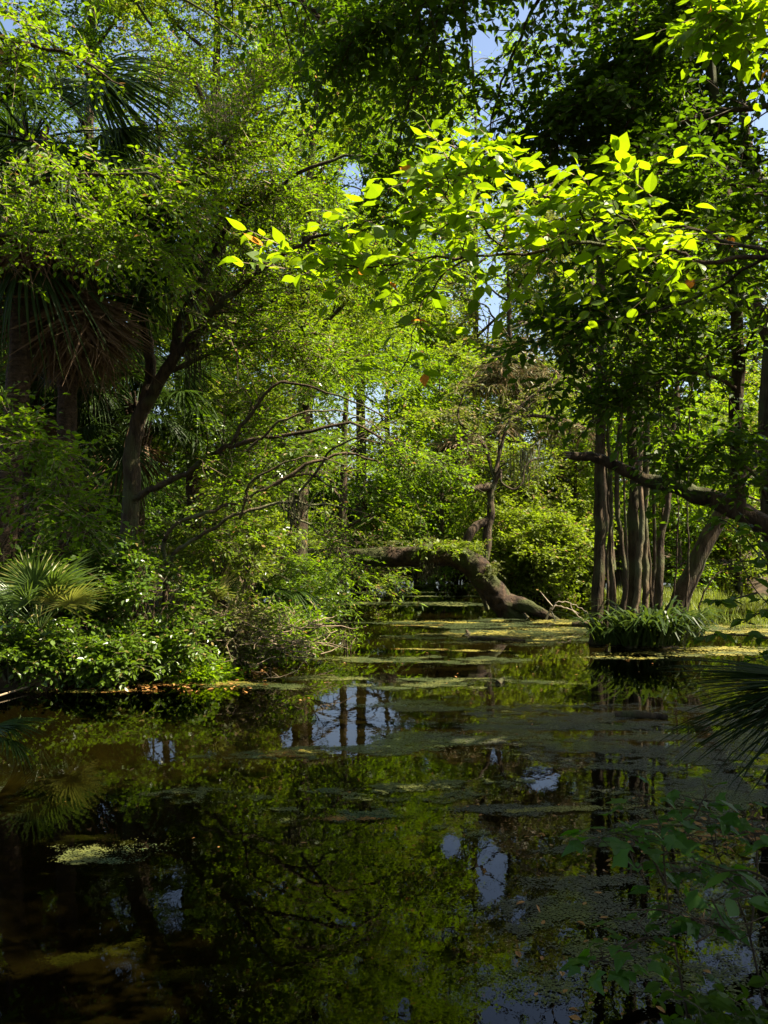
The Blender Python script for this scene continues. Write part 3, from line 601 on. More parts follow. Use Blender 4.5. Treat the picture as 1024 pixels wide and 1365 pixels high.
ferns_on('resurrection_fern', 'brown moss and fern fringe along the level stretch of the fallen trunk', P(500, 727, 19.7), 130, 1.6, .28, .28, M['leaf_olive'], 'fern')
def moss(label, p, n, L, w, group='spanish moss hanging in the trees'):
    c = MB(); A = np.asarray(p)+rnd(n, 3)*np.array([w, w, .08])
    for k in range(n):
        l = L*uni(.3, 1); s = np.linspace(0, 1, 5)[:, None]; q = A[k]-UP*l*s+rnd(5, 3)*.025*s; sd = nrm(rnd(3)*[1, 1, 0])*.008
        V = np.concatenate([q+sd, q-sd]); i = np.arange(4); c.add(V, np.stack([i, i+1, 5+i+1, 5+i], 1))
    return tag(c.build('spanish_moss', M['moss']), label, 'moss', group)
moss('small moss beard hanging from an arching bough above the log', P(393, 668, 12), 60, .35, .06)
moss('curtain of roots and moss under the right end of the log', P(570, 752, 19.5), 240, .3, .13)
moss('grey moss beard hanging beside the stubbed little tree', P(700, 600, 22), 70, .9, .15)
moss('grey moss strands high in the left bank tree', P(300, 130, 15.5), 70, 1.0, .2)
moss('pale moss under the forked tree right stem', P(260, 470, 12.8), 60, .5, .12)

# dark curving roots and the stubbed little tree behind the log
px_tree('stubbed_tree', 'small bare tree with a cut off side stub behind the log bend', 'tree', P(645, 740, 21.5), [
  ([(645, 745, 21.5), (650, 715, 21.5), (654, 690, 21.5), (654, 665, 21.5), (657, 645, 21.5), (668, 625, 21.5)], .13, .06, None),
  ([(656, 648, 21.5), (642, 651, 21.4), (629, 652, 21.3)], .10, .085, None),
  ([(618, 728, 21.3), (628, 708, 21.3), (640, 698, 21.4), (652, 692, 21.5)], .12, .09, None),
  ([(668, 625, 21.5), (668, 645, 21.2), (680, 655, 21.2), (695, 645, 21.2), (700, 625, 21.3), (720, 610, 21.4)], .03, .015, None),
  ([(660, 640, 21.5), (640, 590, 21.8), (610, 560, 22), (620, 520, 22)], .05, .02, dict(nsec=9, seclen=1.2, ntw=5, twlen=.4, m=7, size=.1)),
  ([(660, 630, 21.5), (680, 560, 21.8), (720, 520, 22), (780, 500, 22)], .05, .02, dict(nsec=9, seclen=1.2, ntw=5, twlen=.4, m=7, size=.1)),
], M['leaf_olive'], M['bark'])
seed(85)
shrub('sunlit_bush', 'big rounded bush glowing yellow green behind the log root', B(712, 780, 24), 3.4, 1.9, M['leaf_far'], 22, 9, 7, 7, .11, 'oval', M['bark'], None, cat='bush', seclen=.9, twlen=.4)
shrub('sunlit_bush', 'olive bush with pale leaves left of the stubbed tree', B(615, 780, 34), 4.6, 2.2, M['leaf_olive'], 20, 8, 7, 7, .12, 'oval', M['bark'], None, cat='bush', seclen=.9, twlen=.4)
shrub('sunlit_bush', 'bright bush behind the left trunks of the cluster', B(765, 780, 27), 3.4, 1.7, M['leaf_far'], 18, 8, 7, 7, .12, 'oval', M['bark'], None, cat='bush', seclen=.9, twlen=.4)
# dead white branch
mb = MB(); tube(mb, wobble(smooth_path([P(728, 826, 18.3), P(735, 812, 18.3), P(742, 810, 18.3), P(760, 812, 18.2), P(775, 824, 18.1), P(790, 832, 18)], 5), .012), np.linspace(.026, .008, 26), 6, 0, .05)
tube(mb, smooth_path([P(736, 812, 18.3), P(745, 802, 18.3), P(768, 806, 18.4), P(785, 818, 18.4)], 5)+rnd(16, 3)*.012, np.linspace(.014, .004, 16), 5)
tube(mb, smooth_path([P(720, 788, 18.5), P(728, 798, 18.4), P(738, 810, 18.3)], 5), np.linspace(.005, .016, 11), 5)
tube(mb, smooth_path([P(760, 803, 18.3), P(763, 812, 18.3), P(772, 818, 18.3)], 4), np.linspace(.010, .004, 9), 4)
tube(mb, smooth_path([P(735, 815, 18.3), P(740, 828, 18.2), P(738, 836, 18.2)], 4), np.linspace(.018, .006, 9), 4)
tag(mb.build('dead_branch', M['white_wood']), 'bleached white dead branch lying by the fallen trunk root', 'branch')
for lab, a, b, r in [('dark stump end lying in duckweed beside the white branch', (766, 835), (792, 838), .09), ('short dark stick poking out of the water near the log', (619, 850), (622, 842), .05), ('dark floating stick on the duckweed ahead of the trunk cluster', (820, 955), (890, 958), .05), ('little dark stick floating between log and near duckweed', (664, 912), (672, 906), .04), ('dark sunken bough lying in the film before the log', (625, 852), (700, 856), .06)]:
    p, q = WP(*a), WP(*b); mb = MB(); tube(mb, smooth_path([p+UP*r*.1, (p+q)/2+UP*r*.6+rnd(3)*.02, q+UP*r*.3], 5), np.linspace(r, r*.5, 11), 7, 0, .12); tag(mb.build('floating_wood', M['bark_dark']), lab, 'driftwood')

# ------------------------------------------------------------------ trunk cluster, right
seed(91)
cro = dict(nsec=16, seclen=1.7, ntw=8, twlen=.45, m=7, size=.11, t0=.45, flat=.55, droop=.25, mul=.5)
TR = [
 ('thickest trunk at the left of the swamp trunk cluster', [(796, 862, 15), (798, 800, 15), (800, 700, 15), (803, 600, 15), (806, 450, 15), (805, 250, 15), (800, 40, 15), (797, -150, 15), (790, -400, 15)], .17, .07, 'bark', True),
 ('thin crooked trunk just right of the cluster thickest trunk', [(818, 855, 15.2), (816, 720, 15.2), (814, 640, 15.2), (806, 570, 15.2), (812, 480, 15.3), (822, 300, 15.4), (830, 120, 15.4)], .055, .025, 'bark_light', True),
 ('slender trunk curving right of the crooked one in the cluster', [(828, 858, 14.8), (833, 770, 14.8), (826, 690, 14.8), (822, 600, 14.8), (834, 500, 14.9), (840, 300, 15), (850, 100, 15)], .075, .035, 'bark', True),
 ('stout straight middle trunk of the swamp cluster', [(842, 862, 15.1), (843, 780, 15.1), (841, 690, 15.1), (841, 600, 15.1), (843, 450, 15.1), (846, 250, 15.1), (850, 30, 15.1), (852, -180, 15.1), (850, -420, 15.1)], .17, .07, 'bark', True),
 ('pale straight trunk touching the stout middle trunk', [(856, 860, 14.9), (856, 770, 14.9), (854, 690, 14.9), (855, 600, 14.9), (858, 480, 15), (862, 300, 15), (866, 90, 15)], .09, .04, 'bark_light', True),
 ('mossy slanting trunk foot in front of the stout middle trunk', [(841, 864, 14.5), (848, 800, 14.5), (855, 740, 14.55), (858, 660, 14.6), (862, 520, 14.8), (866, 380, 15)], .1, .04, 'bark_light', False),
 ('thin trunk passing behind the broken limb middle', [(864, 858, 15.4), (872, 740, 15.4), (867, 630, 15.4), (870, 575, 15.4), (876, 500, 15.4), (878, 380, 15.5), (884, 180, 15.6)], .055, .025, 'bark', True),
 ('bowed trunk curving outward on the right of the cluster', [(876, 858, 14.7), (880, 770, 14.7), (883, 712, 14.7), (897, 650, 14.7), (903, 590, 14.7), (910, 510, 14.8), (918, 420, 14.9), (932, 260, 15)], .1, .04, 'bark', True),
 ('pole thin stem right of the bowed trunk', [(893, 850, 15.4), (898, 750, 15.4), (899, 660, 15.4), (904, 540, 15.4), (910, 380, 15.5)], .025, .014, 'bark_dark', True),
 ('pole thin stem farthest right in front of the leaning trunk', [(912, 850, 15.1), (917, 740, 15.1), (921, 640, 15.1), (925, 520, 15.2), (930, 350, 15.3)], .03, .015, 'bark', True),
 ('slim pale stem between the stout middle trunk and the curved slender one', [(836, 855, 15.5), (838, 740, 15.5), (833, 620, 15.5), (836, 480, 15.5), (838, 330, 15.5)], .04, .02, 'bark_light', False),
 ('slim stem leaning left behind the cluster thickest trunk', [(822, 850, 15.9), (812, 720, 15.9), (798, 600, 15.9), (786, 470, 15.9), (776, 330, 16)], .045, .02, 'bark', True),
 ('slim dark stem between pale straight trunk and bowed trunk', [(868, 855, 15.0), (869, 760, 15.0), (862, 660, 15.0), (866, 540, 15.1), (868, 420, 15.2)], .045, .02, 'bark_dark', False),
 ('thin wavering stem just left of the bowed trunk', [(872, 855, 15.7), (878, 740, 15.7), (888, 640, 15.7), (886, 540, 15.7), (893, 420, 15.8)], .035, .018, 'bark', True),
 ('dark pole between thickest trunk and crooked trunk', [(808, 850, 15.7), (811, 740, 15.7), (812, 640, 15.7), (808, 480, 15.7)], .04, .02, 'bark_dark', False),
]
for lab, pts, r0, r1, bk, fol in TR:
    t = thing('swamp_tree', lab, 'tree', P(*pts[0]), 'trunks of the swamp cluster'); wd, cr = MB(), MB()
    pts = [(x+(845-x)*.14 if y > 400 else x, y, D) for x, y, D in pts]
    lp = wobble(px_limb(pts, 7), .014); n = len(lp); r0 *= .6; r1 *= .8; rr = np.linspace(r0, r1, n)*(1+.75*np.exp(-np.arange(n)/2.2)); tube(wd, lp, rr, 14 if r0 > .05 else 7, 0, .05, True, .05)
    if fol: branches_off(wd, cr, lp, r0, **(dict(cro, nsec=40, t0=.55, seclen=2.9, size=.14, mul=.8) if r0 > .1 else dict(cro, nsec=14 if r0 > .06 else 9, t0=.5)))  # thick trunks run on unseen, wide crowns added to shade the left
    wd.build('trunk', M[bk], t, P(*pts[0]))
    if cr.n: cr.build('crown', [M['leaf_left'], M['bark']], t, P(*pts[0]))
px_tree('leaning_tree', 'thick dark trunk leaning right behind the trunk cluster', 'tree', P(880, 862, 15.6), [
  ([(876, 866, 15.6), (896, 815, 15.6), (918, 760, 15.6), (950, 700, 15.6), (990, 630, 15.6), (1040, 540, 15.8), (1090, 400, 16)], .19, .10, dict(cro, nsec=20, t0=.5)),
  ([(930, 850, 15.2), (935, 810, 15.2), (945, 780, 15.3), (965, 760, 15.4)], .02, .01, None)], M['leaf_left'], M['bark_dark'])
def strap_clump(name, label, centre, n, L, w, mt, cat, group=None, rad=.25, upb=.8, seg=6):
    c = MB(); base = np.asarray(centre)
    for k in range(n):
        a = uni(0, 6.28); q = base+np.array([cos(a), sin(a), 0])*rad*math.sqrt(uni(0, 1)); l = L*uni(.5, 1.1); a2 = a+uni(-.6, .6); d = np.array([cos(a2), sin(a2), 0])
        s = np.linspace(0, 1, seg); th = uni(.15, .75); path = q+d*(l*th*s**1.3)[:, None]+UP*(l*upb*(s-.62*uni(.8, 1.3)*s**2.6))[:, None]
        sd = np.array([-d[1], d[0], 0])*1.0; ww = w*np.sin(pi*np.clip(s*.85+.12, 0, 1))**.7; V = np.concatenate([path+sd*ww[:, None], path-sd*ww[:, None]]); i = np.arange(seg-1)
        c.add(V, np.stack([i, i+1, seg+i+1, seg+i], 1))
    return tag(c.build(name, mt), label, cat, group)
seed(95)
for lab, x, y, D, n, L in [(a_, b_, c_, d_, e_, f_*1.35) for a_, b_, c_, d_, e_, f_ in [('dark strap fern clump at the left foot of the trunk cluster', 812, 866, 14.4, 90, .9), ('strap fern clump in the middle of the cluster foot', 842, 868, 14.2, 110, 1.0), ('tallest strap fern clump below the bowed trunk', 870, 866, 14.2, 140, 1.25), ('sunlit strap fern clump at the right foot of the cluster', 896, 864, 14.3, 120, 1.1), ('small strap fern tuft behind the leaning trunk foot', 915, 850, 15, 50, .6)]]:
    strap_clump('strap_fern', lab, np.append(P(x, y, D)[:2], .08), n, L, .024, M['strap'], 'fern', 'strap ferns at the trunk cluster foot')
def grass(name, x0, x1, y0, y1, n, L, mt):
    c = MB(); X = uni(x0, x1, n); Y = uni(y0, y1, n); k = fbm(X*.7, Y*.7, 3, 3) > .4; X, Y = X[k], Y[k]; n = len(X)
    A = np.stack([X, Y, np.full(n, -.02)], 1); d = nrm(rnd(n, 3)*[.25, .25, 0]+UP); put_leaves(c, 'narrow', A, d, rnd(n, 3)+np.array([0, -1, .1]), L*uni(.5, 1.2, n), 0, False, .25)
    return tag(c.build(name, mt), kind='stuff')
grass('marsh_grass', 6.0, 12.5, 17, 27, 9000, .26, M['reed'])
tag(bpy.data.objects['marsh_grass'], 'sunlit yellow green marsh grass beyond the trunk cluster', 'grass')

# broken limb, right trunks
seed(101)
px_tree('broken_limb_tree', 'dark tree limb slanting in from the right ending in a broken tip', 'tree', B(1180, 900, 7.6), [
  ([(760, 607, 8), (800, 615, 8), (860, 641, 8), (925, 664, 7.9), (985, 688, 7.8), (1045, 722, 7.7), (1110, 790, 7.6), (1180, 900, 7.6)], .036, .13, dict(nsec=4, seclen=.7, ntw=4, twlen=.35, m=6, size=.09, kind='oval', t0=.7)),
  ([(985, 690, 7.8), (988, 600, 7.8), (986, 500, 7.8), (980, 390, 7.8), (972, 290, 7.8), (955, 160, 7.8), (945, 40, 7.8)], .065, .04, dict(nsec=26, seclen=1.4, ntw=8, twlen=.4, m=6, size=.1, kind='oval', t0=.3)),
  ([(975, 330, 7.8), (925, 346, 7.4), (882, 370, 7.2), (842, 395, 7), (805, 417, 6.9), (735, 452, 6.7)], .028, .008, dict(nsec=22, seclen=.9, ntw=8, twlen=.36, m=6, size=.09, kind='oval', t0=.1)),
  ([(985, 520, 7.8), (930, 500, 7.3), (880, 510, 7), (830, 540, 6.8)], .02, .006, dict(nsec=14, seclen=.8, ntw=7, twlen=.34, m=6, size=.085, kind='oval', t0=.15)),
  ([(1050, 730, 7.7), (1010, 640, 7.3), (960, 600, 7), (930, 600, 6.9)], .02, .006, dict(nsec=12, seclen=.7, ntw=6, twlen=.32, m=6, size=.085, kind='oval', t0=.2)),
], M['leaf_dark'], M['bark_dark'])
mb = MB()
for k in range(6):
    a = k/6*6.28; tip = P(757, 606.5, 8)
    tube(mb, [tip+np.array([.02, cos(a)*.025, sin(a)*.025]), tip+np.array([-.03-.03*uni(0, 1), cos(a)*.024, sin(a)*.024])], [.012, .002], 4)
o = mb.build('splinters', M['dry_twig']); o.parent = bpy.data.objects['broken_limb_tree']; o.location = tuple(-np.array(bpy.data.objects['broken_limb_tree'].location))
px_tree('big_oak', 'broad grey trunk at the right edge behind the thin upright stem', 'tree', B(1030, 850, 12), [
  ([(1050, 850, 12), (1042, 700, 12), (1038, 560, 12), (1044, 420, 12), (1060, 250, 12), (1095, 0, 12)], .25, .15, dict(cro, nsec=12, t0=.6)),
  ([(1026, 450, 12), (980, 360, 12), (930, 260, 12), (890, 120, 12), (870, 0, 12)], .1, .03, dict(cro, nsec=26, t0=.1)),
  ([(1080, 0, 12), (1000, -170, 12), (850, -290, 11.8), (680, -330, 11.5), (500, -340, 11.2), (330, -320, 11)], .12, .02, dict(cro, mul=.9, nsec=46, t0=.1, size=.16, seclen=1.8)),  # unseen limb added above the view to shade the upper left crowns
  ([(1085, -30, 12), (980, -140, 13), (820, -200, 13.8), (640, -220, 14), (460, -220, 14), (330, -200, 14)], .10, .02, dict(cro, mul=.9, nsec=46, t0=.1, size=.16, seclen=1.8)),  # second added limb out of view, shading the left treetops
  ([(1040, 300, 12), (1000, 200, 12.5), (980, 60, 13), (960, -80, 13)], .08, .03, dict(cro, nsec=24, t0=.1))], M['leaf_dark'], M['bark'])

# ------------------------------------------------------------------ near boughs
seed(111)
dk = dict(mul=.75, nsec=24, seclen=1.1, ntw=8, twlen=.38, m=7, size=.085, kind='oval', t0=.05, flat=.55, droop=.3)
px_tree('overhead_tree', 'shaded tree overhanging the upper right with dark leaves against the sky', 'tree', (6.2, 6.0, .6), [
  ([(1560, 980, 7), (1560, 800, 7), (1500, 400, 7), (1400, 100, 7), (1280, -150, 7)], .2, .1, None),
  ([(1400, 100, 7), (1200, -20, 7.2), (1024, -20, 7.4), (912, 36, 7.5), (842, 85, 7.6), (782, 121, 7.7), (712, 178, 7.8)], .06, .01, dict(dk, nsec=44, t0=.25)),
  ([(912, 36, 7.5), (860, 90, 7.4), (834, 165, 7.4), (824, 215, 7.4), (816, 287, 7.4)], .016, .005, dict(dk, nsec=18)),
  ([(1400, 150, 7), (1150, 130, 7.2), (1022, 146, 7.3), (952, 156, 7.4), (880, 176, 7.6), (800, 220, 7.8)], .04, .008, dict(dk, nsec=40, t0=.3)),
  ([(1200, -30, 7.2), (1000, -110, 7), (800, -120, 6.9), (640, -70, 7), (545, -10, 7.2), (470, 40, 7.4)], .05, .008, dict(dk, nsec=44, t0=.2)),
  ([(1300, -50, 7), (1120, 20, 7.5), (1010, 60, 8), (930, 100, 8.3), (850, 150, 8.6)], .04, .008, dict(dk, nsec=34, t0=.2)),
  ([(1400, 100, 7), (1150, -380, 7.4), (820, -590, 8), (560, -640, 8.2), (330, -600, 8.4)], .08, .02, dict(dk, nsec=44, t0=.3, size=.13, seclen=1.5)),  # unseen high limb, added to throw shade on the left edge boughs
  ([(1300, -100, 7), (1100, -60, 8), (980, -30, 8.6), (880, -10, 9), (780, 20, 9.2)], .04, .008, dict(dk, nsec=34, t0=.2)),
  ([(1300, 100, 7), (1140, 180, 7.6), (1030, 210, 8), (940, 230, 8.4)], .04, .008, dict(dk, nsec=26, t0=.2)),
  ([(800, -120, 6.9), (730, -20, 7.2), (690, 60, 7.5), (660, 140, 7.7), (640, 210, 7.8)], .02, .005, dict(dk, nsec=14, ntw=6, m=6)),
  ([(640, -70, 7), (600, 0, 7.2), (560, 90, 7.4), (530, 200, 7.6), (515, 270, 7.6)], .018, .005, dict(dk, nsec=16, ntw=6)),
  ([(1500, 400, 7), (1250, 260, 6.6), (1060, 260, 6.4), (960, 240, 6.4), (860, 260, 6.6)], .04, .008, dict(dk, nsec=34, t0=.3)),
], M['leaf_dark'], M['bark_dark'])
# the bright bough
lm = dict(nsec=12, seclen=.5, ntw=3, twlen=.25, m=6, size=.094, wid=1.15, kind='big', t0=.1, flat=.9, droop=.12, fwd=.5, tr=.0025, soft=.1, mul=0, up=.05, horiz=1.1, jit=.22)
px_tree('lime_bough_tree', 'sunlit bough of large lime leaves reaching in from the right', 'tree', (5.6, 4.0, .6), [
  ([(2100, 1260, 4.2), (2100, 900, 4.2), (1900, 500, 4.3), (1700, 200, 4.3)], .12, .06, None),
  ([(1900, 480, 4.3), (1500, 370, 4.5), (1200, 350, 4.8), (1024, 335, 4.8), (927, 338, 4.8), (880, 331, 4.8), (762, 322, 4.7), (677, 331, 4.6), (552, 343, 4.5), (480, 360, 4.45), (400, 358, 4.4)], .018, .003, dict(lm, nsec=24, t0=.4, seclen=.42)),
  ([(800, 325, 4.75), (760, 290, 4.6), (700, 255, 4.5), (640, 225, 4.4), (602, 195, 4.35)], .008, .003, dict(lm, nsec=10, seclen=.32)),
  ([(880, 331, 4.8), (840, 300, 4.6), (790, 265, 4.5), (745, 250, 4.45)], .008, .003, dict(lm, nsec=10, seclen=.32)),
  ([(677, 331, 4.6), (620, 290, 4.5), (590, 250, 4.4), (600, 215, 4.4)], .006, .003, dict(lm, nsec=9, seclen=.28)),
  ([(552, 343, 4.5), (510, 305, 4.45), (470, 283, 4.4)], .005, .002, dict(lm, nsec=3, ntw=2, seclen=.15, t0=.6)),
  ([(640, 335, 4.6), (590, 380, 4.55), (560, 430, 4.5), (545, 470, 4.5)], .006, .002, dict(lm, nsec=4, ntw=2, seclen=.18)),
  ([(1024, 335, 4.8), (950, 310, 5.2), (880, 300, 5.6), (800, 310, 6)], .012, .003, dict(lm, nsec=12, seclen=.45, size=.075)),
  ([(1024, 340, 4.8), (940, 400, 5.4), (860, 420, 5.8), (770, 430, 6.1)], .012, .003, dict(lm, nsec=7, seclen=.45, size=.07)),
  ([(1500, 370, 4.5), (1250, 200, 4.8), (1100, 80, 5), (1010, 30, 5), (940, 15, 5)], .02, .004, dict(lm, nsec=22, seclen=.3, t0=.6, size=.1, cull=False)),
], M['leaf_lime'], M['bark'])
seed(121)
lf = dict(mul=.35, nsec=22, seclen=.8, ntw=7, twlen=.36, m=9, size=.062, kind='oval', t0=.05, flat=.75, droop=.2)
px_tree('left_edge_tree', 'feathery boughs of bright leaves reaching in from the left edge', 'tree', (-6.2, 7.6, .6), [
  ([(-400, 970, 8), (-400, 800, 8), (-380, 400, 8), (-330, 0, 8)], .16, .09, None),
  ([(-380, 380, 8), (-150, 300, 8), (0, 255, 7.9), (90, 235, 7.8), (190, 235, 7.7), (250, 260, 7.6)], .035, .005, dict(lf, nsec=22, t0=.35)),
  ([(-380, 420, 8), (-150, 350, 8), (0, 318, 7.9), (80, 315, 7.8), (150, 322, 7.7), (215, 342, 7.6)], .035, .005, dict(lf, nsec=30, t0=.35, seclen=.55)),
  ([(-330, 50, 8), (-100, 20, 8), (20, 50, 8), (100, 75, 7.9), (165, 115, 7.8)], .035, .006, dict(lf, nsec=22, t0=.3)),
  ([(-330, 0, 8), (-100, -80, 8), (80, -60, 8), (230, 0, 8), (330, 60, 8)], .035, .006, dict(lf, nsec=20, t0=.3, seclen=.9)),
  ([(-380, 620, 8), (-120, 590, 7.6), (0, 640, 7.3), (60, 665, 7.1), (110, 690, 7)], .03, .005, dict(lf, nsec=18, t0=.4, seclen=.5)),
  ([(-380, 560, 8), (-120, 540, 7.6), (0, 575, 7.3), (80, 600, 7.1)], .03, .005, dict(lf, nsec=20, t0=.4, seclen=.5)),
], M['leaf_left'], M['bark'])
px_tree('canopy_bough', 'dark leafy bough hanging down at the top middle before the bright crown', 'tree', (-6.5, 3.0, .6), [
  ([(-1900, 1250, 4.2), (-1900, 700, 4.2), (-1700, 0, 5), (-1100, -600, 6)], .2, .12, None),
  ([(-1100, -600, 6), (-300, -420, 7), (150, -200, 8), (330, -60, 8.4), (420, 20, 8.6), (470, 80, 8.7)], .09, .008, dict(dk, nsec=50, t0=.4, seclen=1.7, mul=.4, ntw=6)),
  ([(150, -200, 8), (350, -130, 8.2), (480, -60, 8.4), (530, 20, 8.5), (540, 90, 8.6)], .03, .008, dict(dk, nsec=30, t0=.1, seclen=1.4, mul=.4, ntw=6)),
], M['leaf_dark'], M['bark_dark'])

# ------------------------------------------------------------------ right foreground plants
seed(131)
def leafy_stem_plant(name, label, cat, base, stems, leafm, kind, size, nl, petl, r=.005, flat=.8, group=None, barkm=None, whorl=1):
    base = np.asarray(base, float); t = thing(name, label, cat, base, group); wd, cr = MB(), MB(); barkm = barkm or M['bark_dark']
    for pts in stems:
        lp = px_limb(pts, 6); n = len(lp); tube(wd, lp, np.linspace(r, r*.4, n), 5, 0, cap=False)
        k = np.clip((np.linspace(.3, 1, nl)*(n-1)+uni(-.5, .5, nl)), 0, n-1).astype(int); A = lp[k]
        for w in range(whorl):
            a = np.arange(nl)*2.0+uni(-.6, .6, nl)+w*2.1; d = np.stack([np.cos(a), np.sin(a), uni(-.1, .35, nl)], 1); E = A+d*petl*uni(.5, 1.2, nl)[:, None]
            multi_twigs(cr, A, E, .0018, 1)
            put_leaves(cr, kind, E, d*[1, 1, .2]-UP*.25, UP*flat+.3*rnd(nl, 3), size*uni(.65, 1.15, nl), 0, False)
    wd.build('stems', barkm, t, base); cr.build('leaves', [leafm, barkm], t, base); return t
g = lambda x, D: B(x, 1400, D)
leafy_stem_plant('maple_sapling', 'dark sapling with lobed leaves rising from the lower right water edge', 'sapling', g(905, 3.0), [
  [(940, 1480, 2.9), (905, 1290, 2.9), (888, 1180, 2.9), (880, 1100, 2.95), (850, 1060, 3)], [(888, 1180, 2.9), (860, 1130, 2.8), (820, 1110, 2.75), (780, 1130, 2.7)],
  [(900, 1260, 2.9), (860, 1250, 2.75), (820, 1270, 2.7), (790, 1285, 2.65)], [(884, 1140, 2.9), (920, 1100, 3), (940, 1060, 3.1)], [(900, 1240, 2.9), (925, 1225, 2.85), (950, 1230, 2.8)]], M['leaf_maple'], 'maple', .07, 13, .1, whorl=2)
leafy_stem_plant('maple_sapling', 'second sapling of lobed leaves near the right edge above the litter', 'sapling', g(1010, 3.4), [
  [(1030, 1400, 3.3), (1000, 1250, 3.3), (975, 1180, 3.3), (950, 1120, 3.3), (940, 1050, 3.4)], [(975, 1180, 3.3), (930, 1160, 3.2), (880, 1165, 3.1)], [(1000, 1250, 3.3), (1010, 1150, 3.3), (1000, 1080, 3.4)]], M['leaf_maple'], 'maple', .06, 13, .09, whorl=2)
leafy_stem_plant('broadleaf_shoot', 'shoot with large oval leaves at the lower right edge', 'plant', g(1060, 2.6), [
  [(1125, 1500, 2.5), (1100, 1350, 2.5), (1060, 1210, 2.5), (1010, 1165, 2.45), (960, 1160, 2.4)], [(1060, 1210, 2.5), (1010, 1195, 2.4), (970, 1200, 2.35)], [(1060, 1210, 2.5), (1040, 1120, 2.6), (1000, 1110, 2.6)]], M['leaf_maple'], 'big', .085, 7, .04)
leafy_stem_plant('bay_shrub', 'shrub with whorled dark leaves at the right edge against bright water', 'shrub', g(1090, 4.2), [
  [(1190, 1240, 4), (1180, 1000, 4), (1080, 860, 4), (1010, 790, 4), (985, 740, 4)], [(1080, 860, 4), (1020, 850, 3.9), (960, 845, 3.8), (935, 850, 3.8)], [(1080, 870, 4), (1040, 870, 3.9), (1000, 880, 3.8)], [(1010, 790, 4), (970, 800, 3.9), (950, 800, 3.9)], [(1060, 840, 4), (1030, 760, 4), (1000, 700, 4)], [(1080, 860, 4), (1030, 815, 3.9), (990, 830, 3.9)], [(1030, 760, 4), (975, 700, 4.1), (940, 690, 4.2)]], M['leaf_dark'], 'oval', .075, 9, .02, whorl=2, flat=.6)
twig_heap('dark bare twigs sticking up in the lower right corner', P(960, 1230, 3.0), 26, .5, .35, .25, M['bark_dark'], .004, zr=.3)
# small plants on the bank, right corner
shrub('corner_shrub', 'dark leafy shrub filling the lower right corner', g(1030, 2.75), .55, .3, M['leaf_dark'], 8, 5, 4, 6, .06, group=None, twlen=.15)

# ------------------------------------------------------------------ floating mats
def mat_mesh(name, label, mt, blobs, cell, z, thr=.5, nf=1.6, rough=.55, seed_=1, cat='duckweed', hf=.9, grain=.8, alt=None, fat=1.0):
    """blobs in water-plane ellipses (centre px, half-sizes in metres, rotation)"""
    c = MB(); pts = [(WP(x, y), a, b, r) for x, y, a, b, r in blobs]
    x0 = min(p[0]-max(a, b)*1.4 for p, a, b, r in pts); x1 = max(p[0]+max(a, b)*1.4 for p, a, b, r in pts); y0 = min(p[1]-max(a, b)*1.4 for p, a, b, r in pts); y1 = max(p[1]+max(a, b)*1.4 for p, a, b, r in pts)
    X, Y = np.meshgrid(np.arange(x0, x1, cell), np.arange(y0, y1, cell)); v = np.full(X.shape, -9.)
    for p, a, b, r in pts:
        dx, dy = X-p[0], Y-p[1]; u = dx*cos(r)+dy*sin(r); w = -dx*sin(r)+dy*cos(r); v = np.maximum(v, np.clip(1.15*(1-((u/a)**2+(w/b)**2)), -9, .8))
    v = .62*v-.18+(fbm(X*nf*2, Y*nf*3.2, 6, seed_)-.48)/.13*rough*.55
    v = v+(fbm(X*14, Y*14, 3, seed_+40)-.45)*hf; k = v > thr-.5+(rng.random(X.shape)-.4)*grain
    i, j = np.nonzero(k); n = len(i)
    if n == 0: return
    cx = X[i, j]+rng.uniform(-.5, .5, n)*cell; cy_ = Y[i, j]+rng.uniform(-.5, .5, n)*cell
    ex = np.clip((v[i, j]-(thr-.5))*1.6+.45, .4, 1.0)*rng.uniform(.6, 1.1, n)*cell*.82*fat; a = rng.uniform(0, 6.28, n); zz = z+rng.uniform(0, .0025, n); asp = rng.uniform(.6, 1, n)
    V = np.stack([np.stack([cx+np.cos(a+q)*ex, cy_+np.sin(a+q)*ex*asp, zz], 1) for q in np.arange(6)*pi/3], 1).reshape(-1, 3); c.add(V, np.arange(n*6).reshape(n, 6))
    if alt is not None:
        w = fbm(cx*2.1+7, cy_*2.6, 4, seed_+9)+(rng.random(n)-.5)*.12; c.mat = [(w > .53).astype(np.int32)]
    return tag(c.build(name, [mt]+([alt] if alt is not None else [])), label, cat, kind='stuff')
seed(141)
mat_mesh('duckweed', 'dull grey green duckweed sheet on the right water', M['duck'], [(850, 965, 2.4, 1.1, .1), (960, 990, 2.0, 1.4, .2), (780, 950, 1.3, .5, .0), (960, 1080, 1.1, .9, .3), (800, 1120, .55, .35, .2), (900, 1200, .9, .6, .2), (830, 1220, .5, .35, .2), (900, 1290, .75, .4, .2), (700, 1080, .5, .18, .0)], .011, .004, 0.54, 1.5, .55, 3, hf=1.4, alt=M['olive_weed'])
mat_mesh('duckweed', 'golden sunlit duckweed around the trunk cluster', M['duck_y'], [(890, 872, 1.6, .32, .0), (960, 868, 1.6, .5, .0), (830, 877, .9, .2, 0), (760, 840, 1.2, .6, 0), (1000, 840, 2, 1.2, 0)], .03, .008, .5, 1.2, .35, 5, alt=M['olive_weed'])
mat_mesh('duckweed', 'olive weed film between the log and the cluster', M['algae'], [(700, 850, 2.2, 1.2, 0), (760, 845, 1.6, 1.0, 0), (640, 835, 1.5, .5, 0), (680, 830, 2, .7, 0)], .03, .012, .46, 1.1, .5, 7, alt=M['duck_y'])
